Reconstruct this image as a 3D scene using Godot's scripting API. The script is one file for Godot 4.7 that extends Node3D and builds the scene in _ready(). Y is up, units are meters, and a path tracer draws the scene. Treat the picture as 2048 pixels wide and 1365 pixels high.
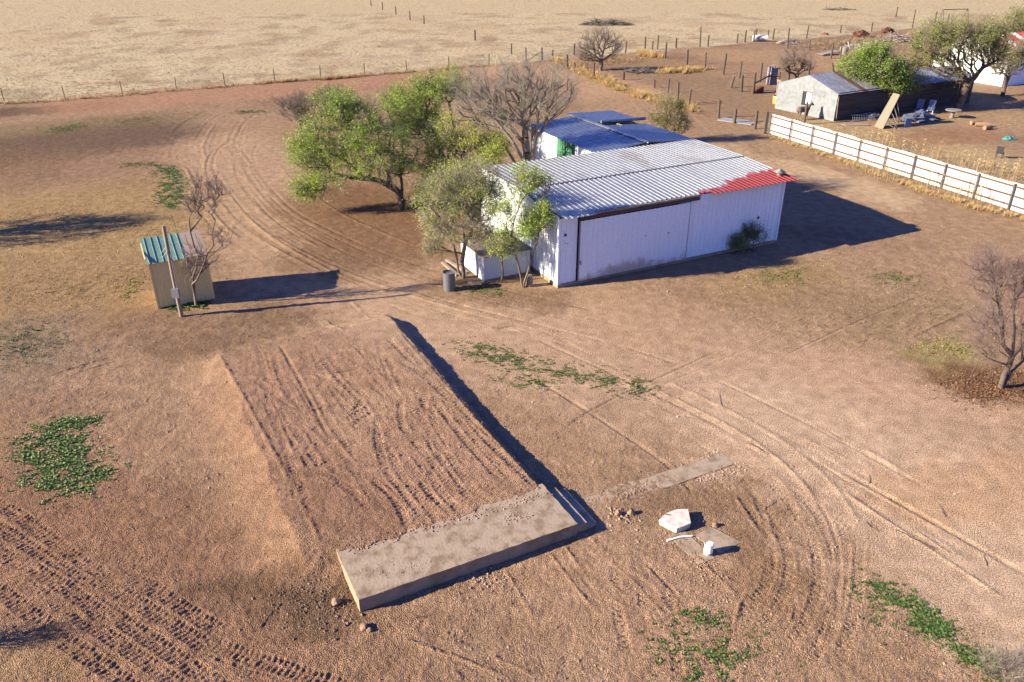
extends Node3D

# ---------------------------------------------------------------- camera model (photo pixels, 2048 x 1365)
const FOCAL := 1593.0
const PITCH := 27.2
const EYE := 16.0
const GRID_TURN := 27.0            # the yard's buildings stand on one grid, turned this much
const ORIGIN := Vector3(2.30, 0, -37.02)   # front corner of the big barn

var rng := RandomNumberGenerator.new()
var cu := cos(deg_to_rad(GRID_TURN))
var su := sin(deg_to_rad(GRID_TURN))
var M := {}
var used_names := {}

func ray(px: float, py: float) -> Vector3:
	var t := deg_to_rad(PITCH)
	var fwd := Vector3(0, -sin(t), -cos(t))
	var up := Vector3(0, cos(t), -sin(t))
	return fwd + Vector3.RIGHT * ((px - 1024.0) / FOCAL) - up * ((py - 682.5) / FOCAL)

func G(px: float, py: float, h := 0.0) -> Vector3:      # where that sight line meets height h
	var d := ray(px, py)
	return Vector3(0, EYE, 0) + d * ((h - EYE) / d.y)

func PZ(px: float, py: float, z: float) -> Vector3:     # where it meets the upright plane at depth z
	var d := ray(px, py)
	return Vector3(0, EYE, 0) + d * (z / d.z)

func UW(u: float, w: float, y := 0.0) -> Vector3:
	return Vector3(ORIGIN.x + u * cu - w * su, y, ORIGIN.z - u * su - w * cu)

func to_uw(x: float, z: float) -> Vector2:
	var dx := x - ORIGIN.x
	var dz := z - ORIGIN.z
	return Vector2(dx * cu - dz * su, -dx * su - dz * cu)

func L(r: float, g: float, b: float, a := 1.0) -> Color:
	var c := Color(r, g, b).linear_to_srgb()
	c.a = a
	return c

# ---------------------------------------------------------------- mesh builder
class MB:
	var v := PackedVector3Array()
	var n := PackedVector3Array()
	var c := PackedColorArray()
	var idx := PackedInt32Array()
	func quad(a: Vector3, b: Vector3, cc: Vector3, d: Vector3, col := Color.WHITE) -> void:   # counter-clockwise seen from outside
		var nn := (b - a).cross(cc - a)
		if nn.length_squared() < 1e-14:
			nn = (cc - a).cross(d - a)
		nn = nn.normalized()
		var k := v.size()
		v.append(a); v.append(b); v.append(cc); v.append(d)
		for i in 4:
			n.append(nn); c.append(col)
		idx.append(k); idx.append(k + 2); idx.append(k + 1)
		idx.append(k); idx.append(k + 3); idx.append(k + 2)
	func tri(a: Vector3, b: Vector3, cc: Vector3, col := Color.WHITE) -> void:
		var nn := (b - a).cross(cc - a).normalized()
		var k := v.size()
		v.append(a); v.append(b); v.append(cc)
		for i in 3:
			n.append(nn); c.append(col)
		idx.append(k); idx.append(k + 2); idx.append(k + 1)
	func box(at: Vector3, size: Vector3, col := Color.WHITE, basis := Basis()) -> void:
		var h := size * 0.5
		var p := []
		for i in 8:
			p.append(at + basis * Vector3(h.x if i & 1 else -h.x, h.y if i & 2 else -h.y, h.z if i & 4 else -h.z))
		quad(p[4], p[5], p[7], p[6], col)
		quad(p[1], p[0], p[2], p[3], col)
		quad(p[5], p[1], p[3], p[7], col)
		quad(p[0], p[4], p[6], p[2], col)
		quad(p[6], p[7], p[3], p[2], col)
		quad(p[0], p[1], p[5], p[4], col)
	func tube(pts: Array, radii: Array, sides := 6, col := Color.WHITE, caps := true) -> void:
		var rings := []
		var side := Vector3.RIGHT
		for i in pts.size():
			var d: Vector3 = (pts[min(i + 1, pts.size() - 1)] - pts[max(i - 1, 0)])
			d = d.normalized() if d.length() > 1e-6 else Vector3.UP
			if i == 0:
				side = d.cross(Vector3(0.31, 0.2, 0.93)).normalized()
			side = (side - d * side.dot(d)).normalized()
			var up := d.cross(side)
			var first := v.size()
			for s in sides:
				var a := TAU * s / sides
				var o := side * cos(a) + up * sin(a)
				v.append(pts[i] + o * radii[i]); n.append(o); c.append(col)
			rings.append(first)
		for i in pts.size() - 1:
			var a0: int = rings[i]
			var b0: int = rings[i + 1]
			for s in sides:
				var t := (s + 1) % sides
				idx.append(a0 + s); idx.append(b0 + t); idx.append(a0 + t)
				idx.append(a0 + s); idx.append(b0 + s); idx.append(b0 + t)
		if caps:
			for e in [0, pts.size() - 1]:
				var r0: int = rings[e]
				var dd: Vector3 = (pts[1] - pts[0]).normalized() * -1.0 if e == 0 else (pts[e] - pts[e - 1]).normalized()
				var k := v.size()
				for s in sides:
					v.append(v[r0 + s]); n.append(dd); c.append(col)
				for s in range(1, sides - 1):
					if e == 0:
						idx.append(k); idx.append(k + s); idx.append(k + s + 1)
					else:
						idx.append(k); idx.append(k + s + 1); idx.append(k + s)
	func prism(outline: PackedVector2Array, y0: float, y1: float, col := Color.WHITE) -> void:   # outline in x,z
		var t := Geometry2D.triangulate_polygon(outline)
		var ccw := 0.0
		for i in outline.size():
			var a := outline[i]
			var b := outline[(i + 1) % outline.size()]
			ccw += (b.x - a.x) * (b.y + a.y)
		for i in range(0, t.size(), 3):
			var p := [outline[t[i]], outline[t[i + 1]], outline[t[i + 2]]]
			var cr: float = (p[1] - p[0]).cross(p[2] - p[0])
			if cr > 0:
				p = [p[0], p[2], p[1]]
			tri(Vector3(p[0].x, y1, p[0].y), Vector3(p[1].x, y1, p[1].y), Vector3(p[2].x, y1, p[2].y), col)
			tri(Vector3(p[0].x, y0, p[0].y), Vector3(p[2].x, y0, p[2].y), Vector3(p[1].x, y0, p[1].y), col)
		for i in outline.size():
			var a := outline[i]
			var b := outline[(i + 1) % outline.size()]
			if ccw > 0:
				var s := a; a = b; b = s
			quad(Vector3(b.x, y0, b.y), Vector3(a.x, y0, a.y), Vector3(a.x, y1, a.y), Vector3(b.x, y1, b.y), col)
	func mesh() -> ArrayMesh:
		var m := ArrayMesh.new()
		var a := []
		a.resize(Mesh.ARRAY_MAX)
		a[Mesh.ARRAY_VERTEX] = v
		a[Mesh.ARRAY_NORMAL] = n
		a[Mesh.ARRAY_COLOR] = c
		a[Mesh.ARRAY_INDEX] = idx
		m.add_surface_from_arrays(Mesh.PRIMITIVE_TRIANGLES, a)
		return m

# ---------------------------------------------------------------- naming
func numbered(called: String) -> String:
	var k: int = used_names.get(called, 0)
	used_names[called] = k + 1
	return called if k == 0 else "%s_%03d" % [called, k]

func tag(o: Node3D, label: String, category: String, group := "", kind := "") -> Node3D:
	if label: o.set_meta("label", label)
	if category: o.set_meta("category", category)
	if group: o.set_meta("group", group)
	if kind: o.set_meta("kind", kind)
	return o

func thing(called: String, label: String, category: String, at := Vector3.ZERO, turn := 0.0, group := "") -> Node3D:
	var o := Node3D.new()
	o.name = numbered(called)
	add_child(o)
	o.position = at
	o.rotation.y = turn
	tag(o, label, category, group)
	return o

func part(parent: Node3D, called: String, mesh: Mesh, m: Material, xf := Transform3D()) -> MeshInstance3D:
	var o := MeshInstance3D.new()
	o.name = called
	o.mesh = mesh
	o.material_override = m
	o.transform = xf
	parent.add_child(o, true)
	return o

func solo(called: String, mesh: Mesh, m: Material, label: String, category: String, at := Vector3.ZERO, turn := 0.0, group := "") -> MeshInstance3D:
	var o := MeshInstance3D.new()
	o.name = numbered(called)
	o.mesh = mesh
	o.material_override = m
	add_child(o)
	o.position = at
	o.rotation.y = turn
	tag(o, label, category, group)
	return o

func copies(called: String, mesh: Mesh, m: Material, xfs: Array, cols: Array, label: String, category: String) -> void:
	var mm := MultiMesh.new()
	mm.transform_format = MultiMesh.TRANSFORM_3D
	mm.use_colors = true
	mm.mesh = mesh
	mm.instance_count = xfs.size()
	for i in xfs.size():
		mm.set_instance_transform(i, xfs[i])
		mm.set_instance_color(i, cols[i])
	var o := MultiMeshInstance3D.new()
	o.name = numbered(called)
	o.multimesh = mm
	o.material_override = m
	add_child(o)
	tag(o, label, category, "", "stuff")

# ---------------------------------------------------------------- materials
func noise_tex(freq: float, seed_: int, dark: Color, light: Color, octaves := 4, size := 512, kind := FastNoiseLite.TYPE_SIMPLEX_SMOOTH, mid := 0.5) -> NoiseTexture2D:
	var t := NoiseTexture2D.new()
	t.width = size; t.height = size
	t.seamless = true
	var f := FastNoiseLite.new()
	f.noise_type = kind
	f.frequency = freq
	f.seed = seed_
	f.fractal_octaves = octaves
	t.noise = f
	var g := Gradient.new()
	g.set_color(0, dark); g.set_color(1, light)
	g.set_offset(0, mid - 0.5 if mid > 0.5 else 0.0)
	t.color_ramp = g
	return t

func normal_tex(freq: float, seed_: int, strength: float, octaves := 4, size := 512) -> NoiseTexture2D:
	var t := NoiseTexture2D.new()
	t.width = size; t.height = size
	t.seamless = true
	t.as_normal_map = true
	t.bump_strength = strength
	var f := FastNoiseLite.new()
	f.frequency = freq
	f.seed = seed_
	f.fractal_octaves = octaves
	t.noise = f
	return t

func speckle() -> Gradient:
	var g := Gradient.new()
	g.offsets = PackedFloat32Array([0.0, 0.33, 0.43, 0.58, 0.72, 1.0])
	g.colors = PackedColorArray([L(0.34, 0.31, 0.29), L(0.55, 0.52, 0.5), L(0.82, 0.81, 0.8), L(0.88, 0.88, 0.88), L(1, 1, 1), L(1, 1, 1)])
	return g

func mat(col: Color, rough: float, metal := 0.0, tex: Texture2D = null, scale := 1.0, nrm: Texture2D = null, nscale := 1.0) -> StandardMaterial3D:
	var m := StandardMaterial3D.new()
	m.albedo_color = col
	m.roughness = rough
	m.metallic = metal
	m.vertex_color_use_as_albedo = true
	m.cull_mode = BaseMaterial3D.CULL_DISABLED
	if tex:
		m.albedo_texture = tex
	if nrm:
		m.normal_enabled = true
		m.normal_texture = nrm
		m.normal_scale = nscale
	if tex or nrm:
		m.uv1_triplanar = true
		m.uv1_world_triplanar = true
		m.uv1_scale = Vector3.ONE * scale
	return m

func make_materials() -> void:
	var wear := noise_tex(0.012, 11, L(0.62, 0.58, 0.52), L(1, 1, 1), 5)
	var faint := noise_tex(0.03, 15, L(0.86, 0.84, 0.82), L(1, 1, 1), 5)
	var stained := noise_tex(0.012, 16, L(1, 1, 1), L(1, 1, 1), 6)
	var sg := Gradient.new()
	sg.offsets = PackedFloat32Array([0.0, 0.3, 0.45, 0.6, 1.0])
	sg.colors = PackedColorArray([L(0.5, 0.45, 0.4), L(0.72, 0.67, 0.6), L(0.86, 0.84, 0.8), L(0.97, 0.96, 0.95), L(1, 1, 1)])
	stained.color_ramp = sg
	var streaks := noise_tex(0.02, 17, L(0.5, 0.46, 0.43), L(1, 1, 1), 6)
	var grime := noise_tex(0.02, 12, L(0.35, 0.3, 0.26), L(1, 1, 1), 5)
	var grain := noise_tex(0.06, 13, L(0.5, 0.46, 0.42), L(1, 1, 1), 3)
	var lumps := normal_tex(0.05, 14, 6.0)
	M.white = mat(L(0.71, 0.79, 0.85), 0.55, 0.0, faint, 0.35)
	M.white_fence = mat(L(0.5, 0.5, 0.5), 0.5, 0.0, faint, 0.25)
	M.roof = mat(L(0.37, 0.41, 0.44), 0.4, 0.5, streaks, 0.3)
	M.galv = mat(L(0.5, 0.52, 0.56), 0.38, 0.6, grime, 0.3)
	M.pale_galv = mat(L(0.23, 0.265, 0.31), 0.45, 0.2, wear, 0.3)
	M.blue_metal = mat(L(0.19, 0.24, 0.34), 0.38, 0.5, wear, 0.3)
	M.green_roof = mat(L(0.13, 0.24, 0.18), 0.5, 0.0, wear, 0.6)
	M.paint = mat(L(1, 1, 1), 0.6, 0.0, wear, 0.6)
	M.tan_metal = mat(L(0.64, 0.51, 0.23), 0.6, 0.0, faint, 0.5)
	M.wood = mat(L(0.3, 0.24, 0.19), 0.9, 0.0, grain, 1.4)
	M.dark_wood = mat(L(0.09, 0.075, 0.065), 0.95, 0.0, grain, 1.4)
	M.post = mat(L(0.1, 0.078, 0.066), 0.95, 0.0, grain, 1.8)
	M.rust = mat(L(0.15, 0.075, 0.05), 0.85, 0.1, faint, 0.8)
	M.rail = mat(L(0.085, 0.05, 0.042), 0.85, 0.0, faint, 0.8)
	M.steel = mat(L(0.25, 0.25, 0.27), 0.5, 0.6)
	M.concrete = mat(L(0.27, 0.212, 0.148), 0.92, 0.0, stained, 0.3, lumps, 0.15)
	M.bark = mat(L(1, 1, 1), 0.95, 0.0, grain, 1.6)
	M.twig = mat(L(1, 1, 1), 0.95)
	M.leaf = mat(L(1, 1, 1), 0.6)
	M.leaf.backlight_enabled = true
	M.leaf.backlight = L(0.6, 0.6, 0.6)
	M.plain = mat(L(1, 1, 1), 0.85)
	M.clod = mat(L(1, 1, 1), 0.95)
	M.plastic = mat(L(1, 1, 1), 0.35)
	M.glass = mat(L(0.03, 0.035, 0.04), 0.08)
	M.fur = mat(L(1, 1, 1), 0.95, 0.0, grain, 3.0)

# ---------------------------------------------------------------- ground
var tg := PackedFloat32Array()      # track relief, near grid
const TX0 := -30.0
const TZ0 := -66.0
const TS := 0.04
const TNX := 1550
const TNZ := 1375
var fg := PackedFloat32Array()      # track relief, far grid
const FX0 := -70.0
const FZ0 := -130.0
const FS := 0.14
const FNX := 900
const FNZ := 480
const CX0 := -90.0                  # colour grid
const CZ0 := -190.0
const CS := 0.5
const CNX := 400
const CNZ := 380
var cg := PackedColorArray()
var low := FastNoiseLite.new()
var mid := FastNoiseLite.new()
var fine := FastNoiseLite.new()
var warp := FastNoiseLite.new()
var field_line := PackedVector2Array()

func spline(pts: Array, step: float) -> PackedVector2Array:      # world x,z points -> dense curve
	var c := Curve2D.new()
	for i in pts.size():
		var a: Vector2 = pts[max(i - 1, 0)]
		var b: Vector2 = pts[min(i + 1, pts.size() - 1)]
		var t := (b - a) * 0.17
		c.add_point(pts[i], -t, t)
	c.bake_interval = step
	return c.get_baked_points()

func pix(pts: Array, h := 0.0) -> Array:
	var out := []
	for p in pts:
		var g := G(p[0], p[1], h)
		out.append(Vector2(g.x, g.z))
	return out

func stamp(path: PackedVector2Array, width: float, kind: String, depth := 1.0, pitch := 0.17) -> void:
	# presses a tyre track or pushes up a ridge along a path
	var dist := 0.0
	var nl := int(width / TS) + 5
	for i in range(1, path.size()):
		var a := path[i - 1]
		var b := path[i]
		var d := b - a
		var seg := d.length()
		if seg < 1e-5: continue
		d /= seg
		var side := Vector2(-d.y, d.x)
		dist += seg
		var brk := 0.75 if kind == "lug" else 0.25
		var fade := clampf(min(i, path.size() - i) * (0.07 if kind == "ridge" else 0.03), 0.0, 1.0) * (0.9 + brk * mid.get_noise_1d(dist * 1.5 + width * 70.0 + pitch * 300.0))
		for j in nl:
			var q := (float(j) / (nl - 1) - 0.5) * 2.0 * 1.25        # -1.25 .. 1.25, track is within 1
			var aq := absf(q)
			var h := 0.0
			if kind == "lug":
				h = 0.016 * exp(-pow((aq - 1.05) / 0.14, 2.0))
				if aq < 1.0:
					var ph := fposmod(dist / pitch + aq * 0.35, 1.0)
					h += -0.022 + (0.034 if ph < 0.5 else -0.012) * smoothstep(1.0, 0.85, aq) * smoothstep(0.06, 0.2, aq)
			elif kind == "tread":
				h = 0.011 * exp(-pow((aq - 1.05) / 0.16, 2.0))
				if aq < 1.0:
					h += -0.012 + 0.02 * sin(TAU * (dist / pitch + (0.5 if q > 0 else 0.0) + aq * 0.3)) * smoothstep(1.0, 0.8, aq) * smoothstep(0.02, 0.2, aq)
			elif kind == "rut":
				h = -0.035 * smoothstep(1.0, 0.3, aq) + 0.02 * exp(-pow((aq - 1.05) / 0.2, 2.0))
			elif kind == "ridge":
				h = 0.06 * smoothstep(1.1, 0.0, aq)
			h *= depth * fade * 1.35
			var p := b + side * (q * width * 0.5)
			var ix := int((p.x - TX0) / TS)
			var iz := int((p.y - TZ0) / TS)
			if ix >= 0 and iz >= 0 and ix < TNX and iz < TNZ:
				var k := iz * TNX + ix
				tg[k] = lerpf(tg[k], h, 0.7)
			else:
				ix = int((p.x - FX0) / FS)
				iz = int((p.y - FZ0) / FS)
				if ix >= 0 and iz >= 0 and ix < FNX and iz < FNZ:
					fg[iz * FNX + ix] = lerpf(fg[iz * FNX + ix], h * 1.3, 0.5)

func stroke(pts: Array, radius: float, col: Color, strength: float, h := 0.0) -> void:     # ground colour along a line of photo points
	var w := pix(pts, h)
	var lo := Vector2(1e9, 1e9)
	var hi := -lo
	for p in w:
		lo = lo.min(p); hi = hi.max(p)
	lo -= Vector2.ONE * radius * 1.5
	hi += Vector2.ONE * radius * 1.5
	for iz in range(maxi(0, int((lo.y - CZ0) / CS)), mini(CNZ - 1, int((hi.y - CZ0) / CS) + 1)):
		for ix in range(maxi(0, int((lo.x - CX0) / CS)), mini(CNX - 1, int((hi.x - CX0) / CS) + 1)):
			var p := Vector2(CX0 + ix * CS, CZ0 + iz * CS)
			var d := 1e9
			if w.size() == 1:
				d = p.distance_to(w[0])
			for i in range(1, w.size()):
				d = minf(d, p.distance_to(Geometry2D.get_closest_point_to_segment(p, w[i - 1], w[i])))
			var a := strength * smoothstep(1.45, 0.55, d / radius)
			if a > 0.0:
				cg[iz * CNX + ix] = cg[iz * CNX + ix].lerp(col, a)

func field_z(x: float) -> float:
	var f := field_line
	if x <= f[0].x: return f[0].y + (x - f[0].x) * 0.5
	for i in range(1, f.size()):
		if x < f[i].x:
			return lerpf(f[i - 1].y, f[i].y, (x - f[i - 1].x) / (f[i].x - f[i - 1].x))
	return f[f.size() - 1].y

func mound(x: float, z: float) -> float:
	var q := to_uw(x, z)
	if q.x < -20.0 or q.x > -8.0 or q.y < -17.5 or q.y > 3.0: return 0.0
	var jag := 0.09 * low.get_noise_2d(x * 9.0, z * 9.0) + 0.1 * mid.get_noise_2d(x * 1.2, z * 1.2)
	var r := smoothstep(-8.55 + jag * 0.5, -8.95 + jag * 0.5, q.x)
	var scallop := 0.1 * sin(q.y * 1.35 + 0.6) + 0.12 * low.get_noise_2d(x * 5.0 + 40.0, z * 5.0)
	var edge := -16.35 + scallop * 0.7 - 0.5 * smoothstep(-9.0, -15.0, q.y) * 0.0
	var l := clampf((q.x - (edge - 2.4)) / 2.4, 0.0, 1.0)
	l = pow(l, 2.3)
	var f := smoothstep(1.2 + jag, -0.5 + jag, q.y)
	var s := smoothstep(-15.0 + jag * 1.2, -14.35 + jag * 1.2, q.y)
	if q.x < -15.4: s = smoothstep(-15.4 + jag, -13.9 + jag, q.y + 0.35 * (q.x + 15.4))
	return 0.45 * r * l * f * s * (0.86 + 0.14 * smoothstep(-9.0, -14.5, q.y))

func sample_tracks(x: float, z: float) -> float:
	var fx := (x - TX0) / TS
	var fz := (z - TZ0) / TS
	var ix := int(fx)
	var iz := int(fz)
	if fx >= 0 and fz >= 0 and ix < TNX - 1 and iz < TNZ - 1:
		fx -= ix; fz -= iz
		var k := iz * TNX + ix
		return lerpf(lerpf(tg[k], tg[k + 1], fx), lerpf(tg[k + TNX], tg[k + TNX + 1], fx), fz)
	fx = (x - FX0) / FS
	fz = (z - FZ0) / FS
	ix = int(fx); iz = int(fz)
	if fx >= 0 and fz >= 0 and ix < FNX - 1 and iz < FNZ - 1:
		fx -= ix; fz -= iz
		var k := iz * FNX + ix
		return lerpf(lerpf(fg[k], fg[k + 1], fx), lerpf(fg[k + FNX], fg[k + FNX + 1], fx), fz)
	return 0.0

func base_height(x: float, z: float) -> float:
	var h := 0.035 * low.get_noise_2d(x, z) + mound(x, z)
	return h

func ground_color(x: float, z: float) -> Color:
	var wx := x + 1.1 * warp.get_noise_2d(x, z) + 0.25 * mid.get_noise_2d(x, z)
	var wz := z + 1.1 * warp.get_noise_2d(x + 300.0, z) + 0.25 * mid.get_noise_2d(x + 90.0, z)
	var fx := (wx - CX0) / CS
	var fz := (wz - CZ0) / CS
	var ix := int(fx)
	var iz := int(fz)
	var c: Color
	if fx >= 0 and fz >= 0 and ix < CNX - 1 and iz < CNZ - 1:
		fx -= ix; fz -= iz
		var k := iz * CNX + ix
		c = cg[k].lerp(cg[k + 1], fx).lerp(cg[k + CNX].lerp(cg[k + CNX + 1], fx), fz)
	else:
		c = Color(0.58, 0.49, 0.325) if z < -60.0 else Color(0.33, 0.22, 0.145)
	return c

func make_ground() -> void:
	for f in [low, mid, fine, warp]:
		f.noise_type = FastNoiseLite.TYPE_SIMPLEX_SMOOTH
	low.frequency = 0.12; low.seed = 3; low.fractal_octaves = 2
	mid.frequency = 1.3; mid.seed = 4; mid.fractal_octaves = 2
	fine.frequency = 5.0; fine.seed = 5; fine.fractal_octaves = 2
	warp.frequency = 0.45; warp.seed = 6; warp.fractal_octaves = 3
	tg.resize(TNX * TNZ)
	fg.resize(FNX * FNZ)
	cg.resize(CNX * CNZ)
	for p in pix([[-400, 246], [0, 207], [131, 200], [353, 181], [550, 163], [730, 151], [978, 130], [1090, 121], [1250, 107], [1400, 95], [1500, 86], [1613, 79], [1743, 64], [1825, 57], [2048, 46]]):
		field_line.append(p)
	# colours of the soil
	var dirt := Color(0.375, 0.255, 0.17)
	var tan_ := Color(0.45, 0.31, 0.205)
	var pale := Color(0.53, 0.37, 0.265)
	var red := Color(0.38, 0.195, 0.115)
	var brown := Color(0.22, 0.14, 0.088)
	var dark := Color(0.135, 0.09, 0.062)
	var straw := Color(0.37, 0.26, 0.125)
	var grey := Color(0.25, 0.19, 0.135)
	var green := Color(0.13, 0.135, 0.05)
	var field := Color(0.6, 0.51, 0.345)
	for iz in CNZ:
		for ix in CNX:
			var x := CX0 + ix * CS
			var z := CZ0 + iz * CS
			var c := dirt
			if z < field_z(x):
				c = field
				var n := low.get_noise_2d(x * 0.8 + 500.0, z * 0.5) + 0.35 * low.get_noise_2d(x * 3.0, z * 2.0)
				c = c.lerp(Color(0.34, 0.23, 0.14), smoothstep(0.12, 0.55, n) * 0.55)
				c = c.lerp(Color(0.27, 0.22, 0.165), smoothstep(0.2, 0.5, low.get_noise_2d(x * 0.9 - 200.0, z * 0.7)) * 0.4)
				c = c.lerp(Color(0.56, 0.45, 0.29), smoothstep(0.1, 0.5, low.get_noise_2d(x * 0.3 - 700.0, z * 0.25)) * 0.6)
			else:
				c = c.lerp(brown, 0.45 * smoothstep(0.0, 0.6, low.get_noise_2d(x * 0.8, z * 0.8 + 77.0)))
			cg[iz * CNX + ix] = c
	# left and centre
	stroke([[0, 470], [250, 430]], 9.0, straw, 0.75)
	stroke([[40, 600], [240, 560]], 4.5, Color(0.34, 0.235, 0.125), 0.7)
	stroke([[0, 300], [260, 270]], 6.0, Color(0.16, 0.11, 0.08), 0.95)
	stroke([[0, 225], [200, 212]], 2.2, dark, 0.8)
	stroke([[0, 330], [170, 330]], 5.0, brown, 0.7)
	stroke([[0, 265], [330, 235]], 3.5, Color(0.2, 0.155, 0.085), 0.55)
	stroke([[250, 330], [330, 320]], 4.0, Color(0.36, 0.235, 0.16), 0.6)
	stroke([[200, 205], [560, 178], [1000, 140]], 5.5, Color(0.43, 0.25, 0.165), 0.8)
	stroke([[1000, 140], [1180, 165], [1300, 210]], 5.0, Color(0.5, 0.33, 0.215), 0.85)
	stroke([[450, 290], [500, 360], [580, 450], [700, 540]], 4.2, Color(0.46, 0.32, 0.215), 0.85)
	stroke([[470, 470], [700, 560], [900, 600]], 2.6, tan_, 0.55)
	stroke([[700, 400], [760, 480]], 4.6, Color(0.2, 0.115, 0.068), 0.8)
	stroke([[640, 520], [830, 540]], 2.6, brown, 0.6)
	stroke([[0, 690], [60, 660]], 2.2, grey, 0.7)
	stroke([[0, 760], [90, 720]], 2.0, grey, 0.6)
	stroke([[270, 640], [420, 690], [520, 650]], 2.0, Color(0.2, 0.13, 0.085), 0.55)
	stroke([[0, 900], [200, 960], [400, 1010]], 3.5, Color(0.285, 0.175, 0.11), 0.6)
	stroke([[200, 860], [430, 900]], 2.0, Color(0.37, 0.245, 0.165), 0.6)
	stroke([[0, 1040], [300, 1200], [620, 1340]], 3.0, Color(0.27, 0.155, 0.1), 0.7)
	stroke([[30, 1340], [120, 1345]], 1.0, Color(0.29, 0.195, 0.11), 0.6)
	stroke([[440, 1180], [640, 1200]], 0.9, Color(0.17, 0.11, 0.068), 0.8)
	stroke([[640, 1180], [690, 1230]], 0.6, Color(0.15, 0.1, 0.065), 0.8)
	# the pad of fill in front
	stroke([[560, 760], [700, 900], [800, 1000]], 2.9, Color(0.36, 0.225, 0.155), 0.85, 0.4)
	stroke([[700, 700], [850, 850], [980, 960]], 2.4, Color(0.375, 0.24, 0.165), 0.8, 0.4)
	stroke([[690, 840], [780, 800]], 0.8, Color(0.44, 0.3, 0.2), 0.7, 0.4)
	stroke([[640, 960], [720, 1040]], 1.2, Color(0.25, 0.145, 0.095), 0.6, 0.4)
	# right of the pad, the turning yard
	stroke([[900, 620], [1200, 690], [1500, 780], [1800, 900], [2150, 1150]], 5.2, Color(0.5, 0.355, 0.25), 0.9)
	stroke([[1300, 640], [1600, 700]], 3.2, tan_, 0.6)
	stroke([[1550, 830], [1750, 930], [1900, 1020], [2100, 1180]], 3.2, Color(0.57, 0.42, 0.3), 0.85)
	stroke([[1790, 790], [1900, 810], [2080, 830]], 0.9, pale, 0.85)
	stroke([[1500, 700], [1750, 740]], 1.6, pale, 0.4)
	stroke([[1850, 1000], [2080, 960]], 1.4, Color(0.53, 0.35, 0.22), 0.7)
	stroke([[1600, 640], [1800, 610], [1950, 640]], 3.0, Color(0.33, 0.24, 0.15), 0.55)
	stroke([[1000, 840], [1150, 930]], 1.6, Color(0.36, 0.235, 0.15), 0.5)
	stroke([[1290, 1000], [1400, 990], [1480, 1010]], 1.2, Color(0.27, 0.175, 0.11), 0.75)
	stroke([[1520, 1120], [1560, 1220]], 1.1, Color(0.27, 0.17, 0.1), 0.75)
	stroke([[1000, 1180], [1250, 1200], [1400, 1300]], 2.6, Color(0.38, 0.25, 0.165), 0.7)
	stroke([[800, 1290], [1000, 1330]], 1.8, Color(0.3, 0.2, 0.13), 0.5)
	stroke([[1500, 1290], [1750, 1330]], 1.6, Color(0.35, 0.23, 0.15), 0.5)
	stroke([[1920, 760], [2060, 770]], 1.6, Color(0.2, 0.115, 0.06), 0.85)
	stroke([[1850, 715], [1930, 700]], 0.9, Color(0.3, 0.26, 0.11), 0.6)
	# beside and behind the barn
	stroke([[1500, 575], [1620, 540]], 1.8, Color(0.34, 0.245, 0.12), 0.6)
	stroke([[1250, 210], [1420, 240], [1560, 320], [1750, 400], [2100, 520]], 4.6, Color(0.38, 0.26, 0.165), 0.8)
	stroke([[1560, 330], [1690, 365], [1780, 400]], 2.0, Color(0.56, 0.42, 0.275), 0.85)
	stroke([[1430, 290], [1560, 340]], 1.6, Color(0.5, 0.36, 0.23), 0.7)
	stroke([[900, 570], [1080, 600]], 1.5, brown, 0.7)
	# corral and the neighbour's yard
	stroke([[1250, 130], [1420, 170], [1480, 220]], 5.0, Color(0.3, 0.21, 0.135), 0.8)
	stroke([[1480, 110], [1600, 120], [1680, 130]], 7.0, Color(0.43, 0.29, 0.175), 0.85)
	stroke([[1190, 160], [1280, 185], [1380, 215]], 1.6, Color(0.42, 0.3, 0.14), 0.85)
	stroke([[1250, 115], [1390, 140]], 3.0, Color(0.33, 0.23, 0.115), 0.6)
	stroke([[1640, 90], [1830, 80], [2050, 100]], 8.0, Color(0.28, 0.2, 0.13), 0.75)
	stroke([[1650, 260], [1850, 300], [2060, 350]], 5.0, Color(0.48, 0.365, 0.215), 0.85)
	stroke([[1820, 280], [1960, 270]], 2.5, Color(0.34, 0.2, 0.12), 0.7)
	stroke([[1900, 235], [2060, 245]], 4.0, Color(0.42, 0.3, 0.185), 0.75)
	# tyre tracks: lower left
	for t in [[[-60, 975], [60, 1048], [150, 1118], [260, 1192]], [[-60, 1020], [60, 1095], [160, 1165], [300, 1250]], [[-60, 1075], [40, 1130], [130, 1195]], [[-60, 1140], [50, 1220], [140, 1285]],
			[[110, 1205], [260, 1300], [400, 1400]], [[160, 1185], [330, 1300], [480, 1400]], [[205, 1165], [330, 1240], [430, 1302], [570, 1348], [760, 1400]], [[265, 1152], [380, 1225], [450, 1270]],
			[[420, 1288], [560, 1335], [720, 1385]], [[90, 1260], [200, 1330], [290, 1400]], [[30, 1120], [120, 1170], [230, 1250]]]:
		stamp(spline(pix(t), 0.025), 0.46, "lug", 0.75, 0.165)
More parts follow.
